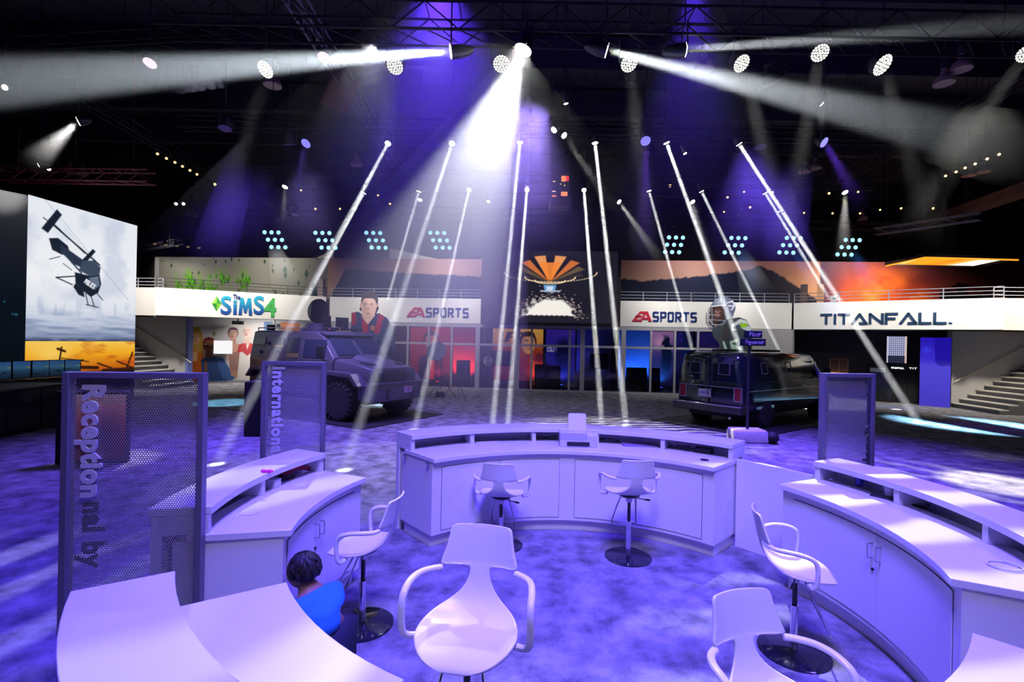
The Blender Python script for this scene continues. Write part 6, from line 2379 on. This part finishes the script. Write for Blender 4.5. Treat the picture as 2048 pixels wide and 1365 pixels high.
# small white spots
dots = [(157, 243, .11, 60, 330, 11, 320), (1108, 260, .085, 1045, 345, 5, 90), (1128, 271, .085, 1235, 430, 4.5, 130), (1238, 404, .095, 1335, 540, 6, 260), (1385, 404, .095, 1440, 600, 5, 190), (1690, 385, .10, 1686, 530, 9, 150), (80, 330, .11, 60, 360, 0, 0), (570, 374, .10, 566, 460, 8, 40), (840, 400, .09, 835, 470, 0, 0), (977, 403, .07, 960, 470, 0, 0), (1132, 207, .05, 1132, 260, 0, 0), (1643, 208, .05, 1643, 260, 8, 25), (1370, 307, .05, 1370, 360, 0, 0)]
wh = ['at the left edge, throwing a wide grey cone', 'left of the close pair under the brightest lamp', 'just right of the pair under the brightest lamp', 'throwing a slanting cone above the big screen', 'throwing a cone onto the helmeted cut-out', 'throwing a lilac cone at the upper right', 'above the red truss', 'above the leftmost nine-lamp panel', 'inside the widest shaft, left', 'inside the widest shaft, right', 'tiny, under the brightest lamp', 'tiny, under the crossing right beams', 'tiny, above the hanging rack on its right']
for k, (u, v, r, u2, v2, half, pw) in enumerate(dots):
    p = hz(u, v, 7.4)
    e = P(u2, v2, p.y + .6)
    d = (e - p).normalized()
    lamp('small warm white lamp ' + wh[k], p, p + d + Vector((0, -.8, 0)), r, .26, (1, .97, .88), 14, False, hang=12.49)
    if pw:
        beam('haze cone under the small white lamp ' + wh[k], p + d * .05, e, half, pw * 10, .06, (1, .97, .95), .12, blend=.8, fade=True)
# blue and violet lamps
for (u, v, u2, v2, col, half, pw, lab) in ((612, 287, 585, 420, (.16, .08, 1), 9, 700, 'at the left'), (1291, 282, 1288, 560, (.20, .05, 1), 8, 2600, 'above the right sports sign'), (1648, 285, 1730, 430, (.20, .06, 1), 9, 1600, 'at the right')):
    p = hz(u, v, 7.4)
    e = P(u2, v2, p.y + .4)
    d = (e - p).normalized()
    lamp('deep blue many-eyed lamp ' + lab, p, p + d + Vector((0, -1, 0)), .13, .26, (.22, .2, 1), 2.2, True, hang=12.49)
    beam('deep blue haze cone under the lamp ' + lab, p, e, half, pw, .08, col, .12, blend=1, fade=True)
for (u, v, lab) in ((300, 126, 'pinkish violet lamp at the upper left in the level beam'), (648, 115, 'pale violet lamp in the level beam near the pale truss')):
    p = hz(u, v, 8.0)
    lamp(lab, p, p + Vector((0, -.5, -1)), .13, .26, (.9, .45, 1), 3, True, hang=12.49)
# violet wash lamps above the frame, and the haze they colour
for (u, lab, pw, half) in ((880, 'broad violet haze cone at the top, left of the brightest lamp', 5000, 40), (1395, 'violet haze cone at the top right of the brightest lamp', 1500, 22)):
    p = P(u, -75, 9.6)
    e = p + Vector(((0.0 if u > 500 else .15) * 5, .8, -6.0))
    lamp('violet wash lamp above the ' + lab.split(',')[0], p, e, .16, .3, (.3, .1, 1), 5, True, hang=10.2)
    beam(lab, p, e, half, pw, .12, (.10, .03, 1), .09, blend=1, fade=True)

# nine-lamp panels ----------------------------------------------------------
PB = MB().cyl((0, .0, 0), (0, .16, 0), .10, .07, 12).mesh('can', LBODY)
PL = MB().cyl((0, -.004, 0), (0, -.012, 0), .088, n=14).mesh('lens', emis('lens_ice_blue', (.30, .72, 1), 1.7), 0)
cl = [(550, 480, .5), (651, 481, .45), (752, 481, .4), (880, 481, .4), (1348, 490, -.25), (1470, 491, -.45), (1580, 491, -.5), (1697, 495, -.55)]
nm = ['first', 'second', 'third', 'fourth', 'fifth', 'sixth', 'seventh', 'last']
for k, (u, v, sh) in enumerate(cl):
    p = P(u, v, 21.0)
    t = thing('lamp_panel', '%s from the left of eight nine-lamp panels glowing ice blue' % nm[k], 'stage lamp', p, 0, 'nine-lamp panels over the glass front')
    for i in range(3):
        for j in range(3):
            c = mobj('lamp_can', PB, t, ((i - 1) * .30 + (1 - j) * -.17 * sh * 2 * .9, 0, (1 - j) * .315))
            mobj('lens', PL, c)
    mb = MB()
    for j in range(3):
        x = (1 - j) * -.17 * sh * 1.8
        mb.bar((-.42 + x, .12, (1 - j) * .315), (.42 + x, .12, (1 - j) * .315), .03)
    for i in (-1, 1):
        mb.bar((i * .3 - .17 * sh * 1.8, .14, .36), (i * .3 + .17 * sh * 1.8, .14, -.36), .03)
    mb.bar((0, .14, .3), (0, .14, 7.38 - p.z), .03)
    mb.bar((0, -.12, 7.35 - p.z), (0, .32, 7.35 - p.z), .06)
    mb.build('frame', LBODY, t, smooth=0)
for (u, v, u2, v2, lab) in ((1590, 500, 1650, 600, 'blue haze cone falling from the seventh nine-lamp panel'), (1702, 505, 1760, 600, 'blue haze cone falling from the last nine-lamp panel'), (1480, 500, 1520, 600, 'blue haze cone falling from the sixth nine-lamp panel'), (548, 495, 585, 600, 'faint blue haze cone under the first nine-lamp panel')):
    p = P(u, v, 20.8)
    e = P(u2, v2, 20.2)
    beam(lab, p, e, 11, 1500 if u > 1000 else 300, .25, (.02, .25, 1), .12, blend=1, fade=True)
# blue-white light pools on the floor at both sides
spot('floor_pool_right', M0 @ Vector((13.5, 12.5, 7.4)), PH(1960, 852, 0), 45000, 30, (.30, .68, 1), .7, .05, (.9, 12, 1.5))
spot('floor_pool_left', (-7.5, 12.5, 7.4), PH(452, 806, 0), 7000, 14, (.25, .7, 1), .5, .05)
spot('floor_pool_under_truck', (-2.2, 17.0, 7.3), PH(760, 812, 0), 9000, 12, (.6, .85, 1), .5, .05)

# rows of little warm lamps, pendants, hanging rack ------------------------------
warm = [(315, 308), (333, 317), (350, 325), (365, 333), (380, 341), (394, 349)]
for k, (u, v) in enumerate(warm):
    p = hz(u, v, 8.3)
    lamp('%s from the left in the string of small amber lamps at the left' % ['first', 'second', 'third', 'fourth', 'fifth', 'sixth'][k], p, p + Vector((.2, -1, -.5)), .045, .2, (1, .50, .16), 4, group='amber lamps at the left', hang=12.49)
warm = [(1891, 352), (1912, 344), (1930, 336), (1950, 328), (1974, 318), (1998, 309)]
for k, (u, v) in enumerate(warm):
    p = hz(u, v, 8.3)
    lamp('%s from the left in the string of small amber lamps at the right' % ['first', 'second', 'third', 'fourth', 'fifth', 'sixth'][k], p, p + Vector((-.2, -1, -.5)), .045, .2, (1, .55, .24), 4, group='amber lamps at the right', hang=12.49)
amb = [(602, 381), (756, 391), (631, 418), (680, 418), (1488, 384), (1455, 395), (1545, 385), (1448, 424), (1500, 415), (1557, 424), (1608, 426), (1665, 427), (1720, 427), (1802, 417), (1866, 417), (1340, 372), (1716, 384), (1658, 387), (780, 408), (830, 426), (486, 436), (430, 369), (1760, 420)]
r = np.random.default_rng(3)
for k, (u, v) in enumerate(amb):
    p = hz(u, v, 8.0)
    lamp('tiny far amber lamp among those scattered under the dark ceiling', p, p + Vector((0, -1, -.4)), .035 + .02 * r.random(), .18, (1, .55, .2), 3, group='tiny amber lamps under the ceiling', hang=12.49)
for k, (u, v, lab) in enumerate(((10, 175, 'small white lamp at the far left edge under the level beam'), (98, 338, 'narrow white lamp right of the one above the red truss'), (352, 408, 'left one of two white lamps over the twin bell lamps'), (367, 408, 'right one of two white lamps over the twin bell lamps'))):
    p = hz(u, v, 8.0)
    lamp(lab, p, p + Vector((.2, -1, -.5)), .07, .2, (1, .95, .8), 7, hang=12.49)
for k in range(5):
    p = hz(310 + 22 * k, 488 + 2 * k, 6.7)
    lamp('drooping dim lamp on the short truss by the helicopter wall', p, p + Vector((.5, -.3, -1)), .09, .34, (.5, .35, .2), .25, group='drooping lamps on the short truss', hang=6.95)

BELL = MB().lathe([(.24, 0), (.235, .07), (.18, .18), (.08, .26), (.07, .40), (.0, .41)], 20).mesh('bell', mat('bell_milky', (.42, .28, .28), .35))
BTOP = MB().cyl((0, 0, .40), (0, 0, .58), .08, .09).mesh('ballast', DARK)
bells = [(375, 430, 9.2, 'left one of twin bell lamps over the left booth'), (387, 433, 9.3, 'right one of twin bell lamps over the left booth'), (581, 428, 9.2, 'left one of twin bell lamps over the armoured truck'), (593, 433, 9.3, 'right one of twin bell lamps over the armoured truck'),
         (714, 332, 9.2, 'single bell lamp left of the widest shaft'), (545, 172, 9.2, 'dim bell lamp just under the first round wash lamp'), (140, 346, 9.2, 'left one of twin bell lamps above the red truss'), (164, 350, 9.3, 'right one of twin bell lamps above the red truss'),
         (1888, 168, 9.2, 'left one of two large dim bell lamps at the upper right'), (1922, 140, 9.4, 'right one of two large dim bell lamps at the upper right'), (1938, 352, 9.2, 'left one of twin bell lamps under the right amber string'), (1966, 345, 9.3, 'right one of twin bell lamps under the right amber string'),
         (1610, 345, 9.2, 'left one of twin bell lamps right of the sixth thin beam'), (1630, 338, 9.3, 'right one of twin bell lamps right of the sixth thin beam'), (1484, 432, 9.2, 'bell lamp over the sixth nine-lamp panel'), (1725, 440, 9.2, 'bell lamp over the last nine-lamp panel'), (1408, 140, 9.2, 'dim violet bell lamp between the two right beams')]
for (u, v, h, lab) in bells:
    p = hz(u, v, h)
    t = thing('bell_lamp', lab, 'pendant lamp', p, 0, 'unlit bell lamps under the ceiling')
    mobj('shade', BELL, t)
    mobj('ballast', BTOP, t)
    MB().cyl((0, 0, .57), (0, 0, 12.49 - p.z), .012, n=5).build('cord', DARK, t)

# hanging rack with glowing modules
p = hz(1120, 412, 6.6)
k = p.y / F
t = thing('hanging_rack', 'black hanging equipment rack with glowing orange modules under the ceiling', 'equipment rack', (p.x, p.y, p.z))
w, h = 36 * k, 62 * k
mb = MB()
for sx in (-1, 1):
    for y in (0, .5):
        mb.bar((sx * w / 2, y, 0), (sx * w / 2, y, h + .1), .05)
mb.bar((-80 * k / 2, .25, h + .08), (80 * k / 2, .25, h + .08), .08)
mb.bar((-70 * k / 2, .25, h - .12), (60 * k / 2, .25, h - .12), .06)
mb.build('frame', BLACK, t)
MB().span((-w / 2, .04, .28), (w / 2, .5, h)).build('cabinet', BLACK, t)
MB().span((-w / 2 - .03, -.15, -.02), (w / 2 + .03, .55, .24)).build('projector', DARK, t)
OR, RD, YL = emis('module_orange', (1, .30, .10), 1.1), emis('module_red', (1, .03, .03), 1.2), emis('module_yellow', (1, .75, .15), 1.0)
for (x0, x1, z0, z1, m) in ((.10, .62, .80, .97, OR), (.68, .95, .82, .97, RD), (.10, .80, .33, .46, OR), (-.9, -.45, .30, .34, OR), (-.9, -.5, .46, .48, YL), (-.85, -.55, .78, .80, YL), (-.05, .1, .70, .72, YL), (.4, .55, .66, .68, YL), (.4, .7, .24, .28, YL)):
    MB().span((x0 * w / 2, .0, z0 * h), (x1 * w / 2, .038, z1 * h)).build('module', m, t)
for sx in (-1, 1):
    MB().cyl((sx * w / 2, .25, h + .1), (sx * w / 2, .25, 12.49 - p.z), .01, n=5).build('hanging_wire', DARK, t)
# folded chairs of rigging: dim speaker clusters seen against the ceiling
for (u, v, s, lab) in ((690, 175, .8, 'dark red hanging fabric square near the pale truss'),):
    p = hz(680, 185, 8.2)
    MB().box((p.x, p.y, p.z), (.7, .05, .8), Matrix.Rotation(R(20), 3, 'Y')).build('hanging_flag', mat('flag_dark_red', (.20, .02, .05), .8), label=lab, cat='flag')
for (u, v, lab) in ((740, 150, 'dim hanging speaker cluster right of the red fabric square'), (1540, 160, 'dim hanging speaker cluster at the upper right of the fifth wash lamp')):
    p = hz(u, v, 8.4)
    t = thing('speaker_cluster', lab, 'loudspeaker', p)
    for k in range(3):
        o = MB().box((0, 0, 0), (.55, .3, .2)).build('cabinet', DARK, t, bevel=.02)
        o.location, o.rotation_euler = (.12 * k, .04 * k, .22 * k), (R(10 * k), R(-25), 0)
    MB().cyl((.1, .1, .5), (.1, .1, 12.49 - p.z), .012, n=5).build('wire', DARK, t)

# made-up lamp bodies added to house the wash lights
for (x, y, z, tx, ty, lab) in ((-6.2, 10.4, 6.62, -6.0, 9.2, 'added violet wash lamp over the floor left of the truck'), (5.4, 10.8, 6.62, 5.8, 9.6, 'added violet wash lamp over the floor right of the van'), (-5.2, 11.2, 6.62, -5.0, 13.6, 'added pale violet wash lamp aimed at the armoured truck'), (.2, 10.6, 7.22, -.2, 10.6, 'added pale violet wash lamp over the floor behind the wide desk'), (0, 16.6, 7.62, 0, 16.6, 'added wash lamp over the floor before the glass front')):
    p = Vector((x, y, z))
    lamp(lab, p, Vector((tx, ty + .01, 0)), .14, .3, (.1, .06, .3), .3, False, hang=12.49)
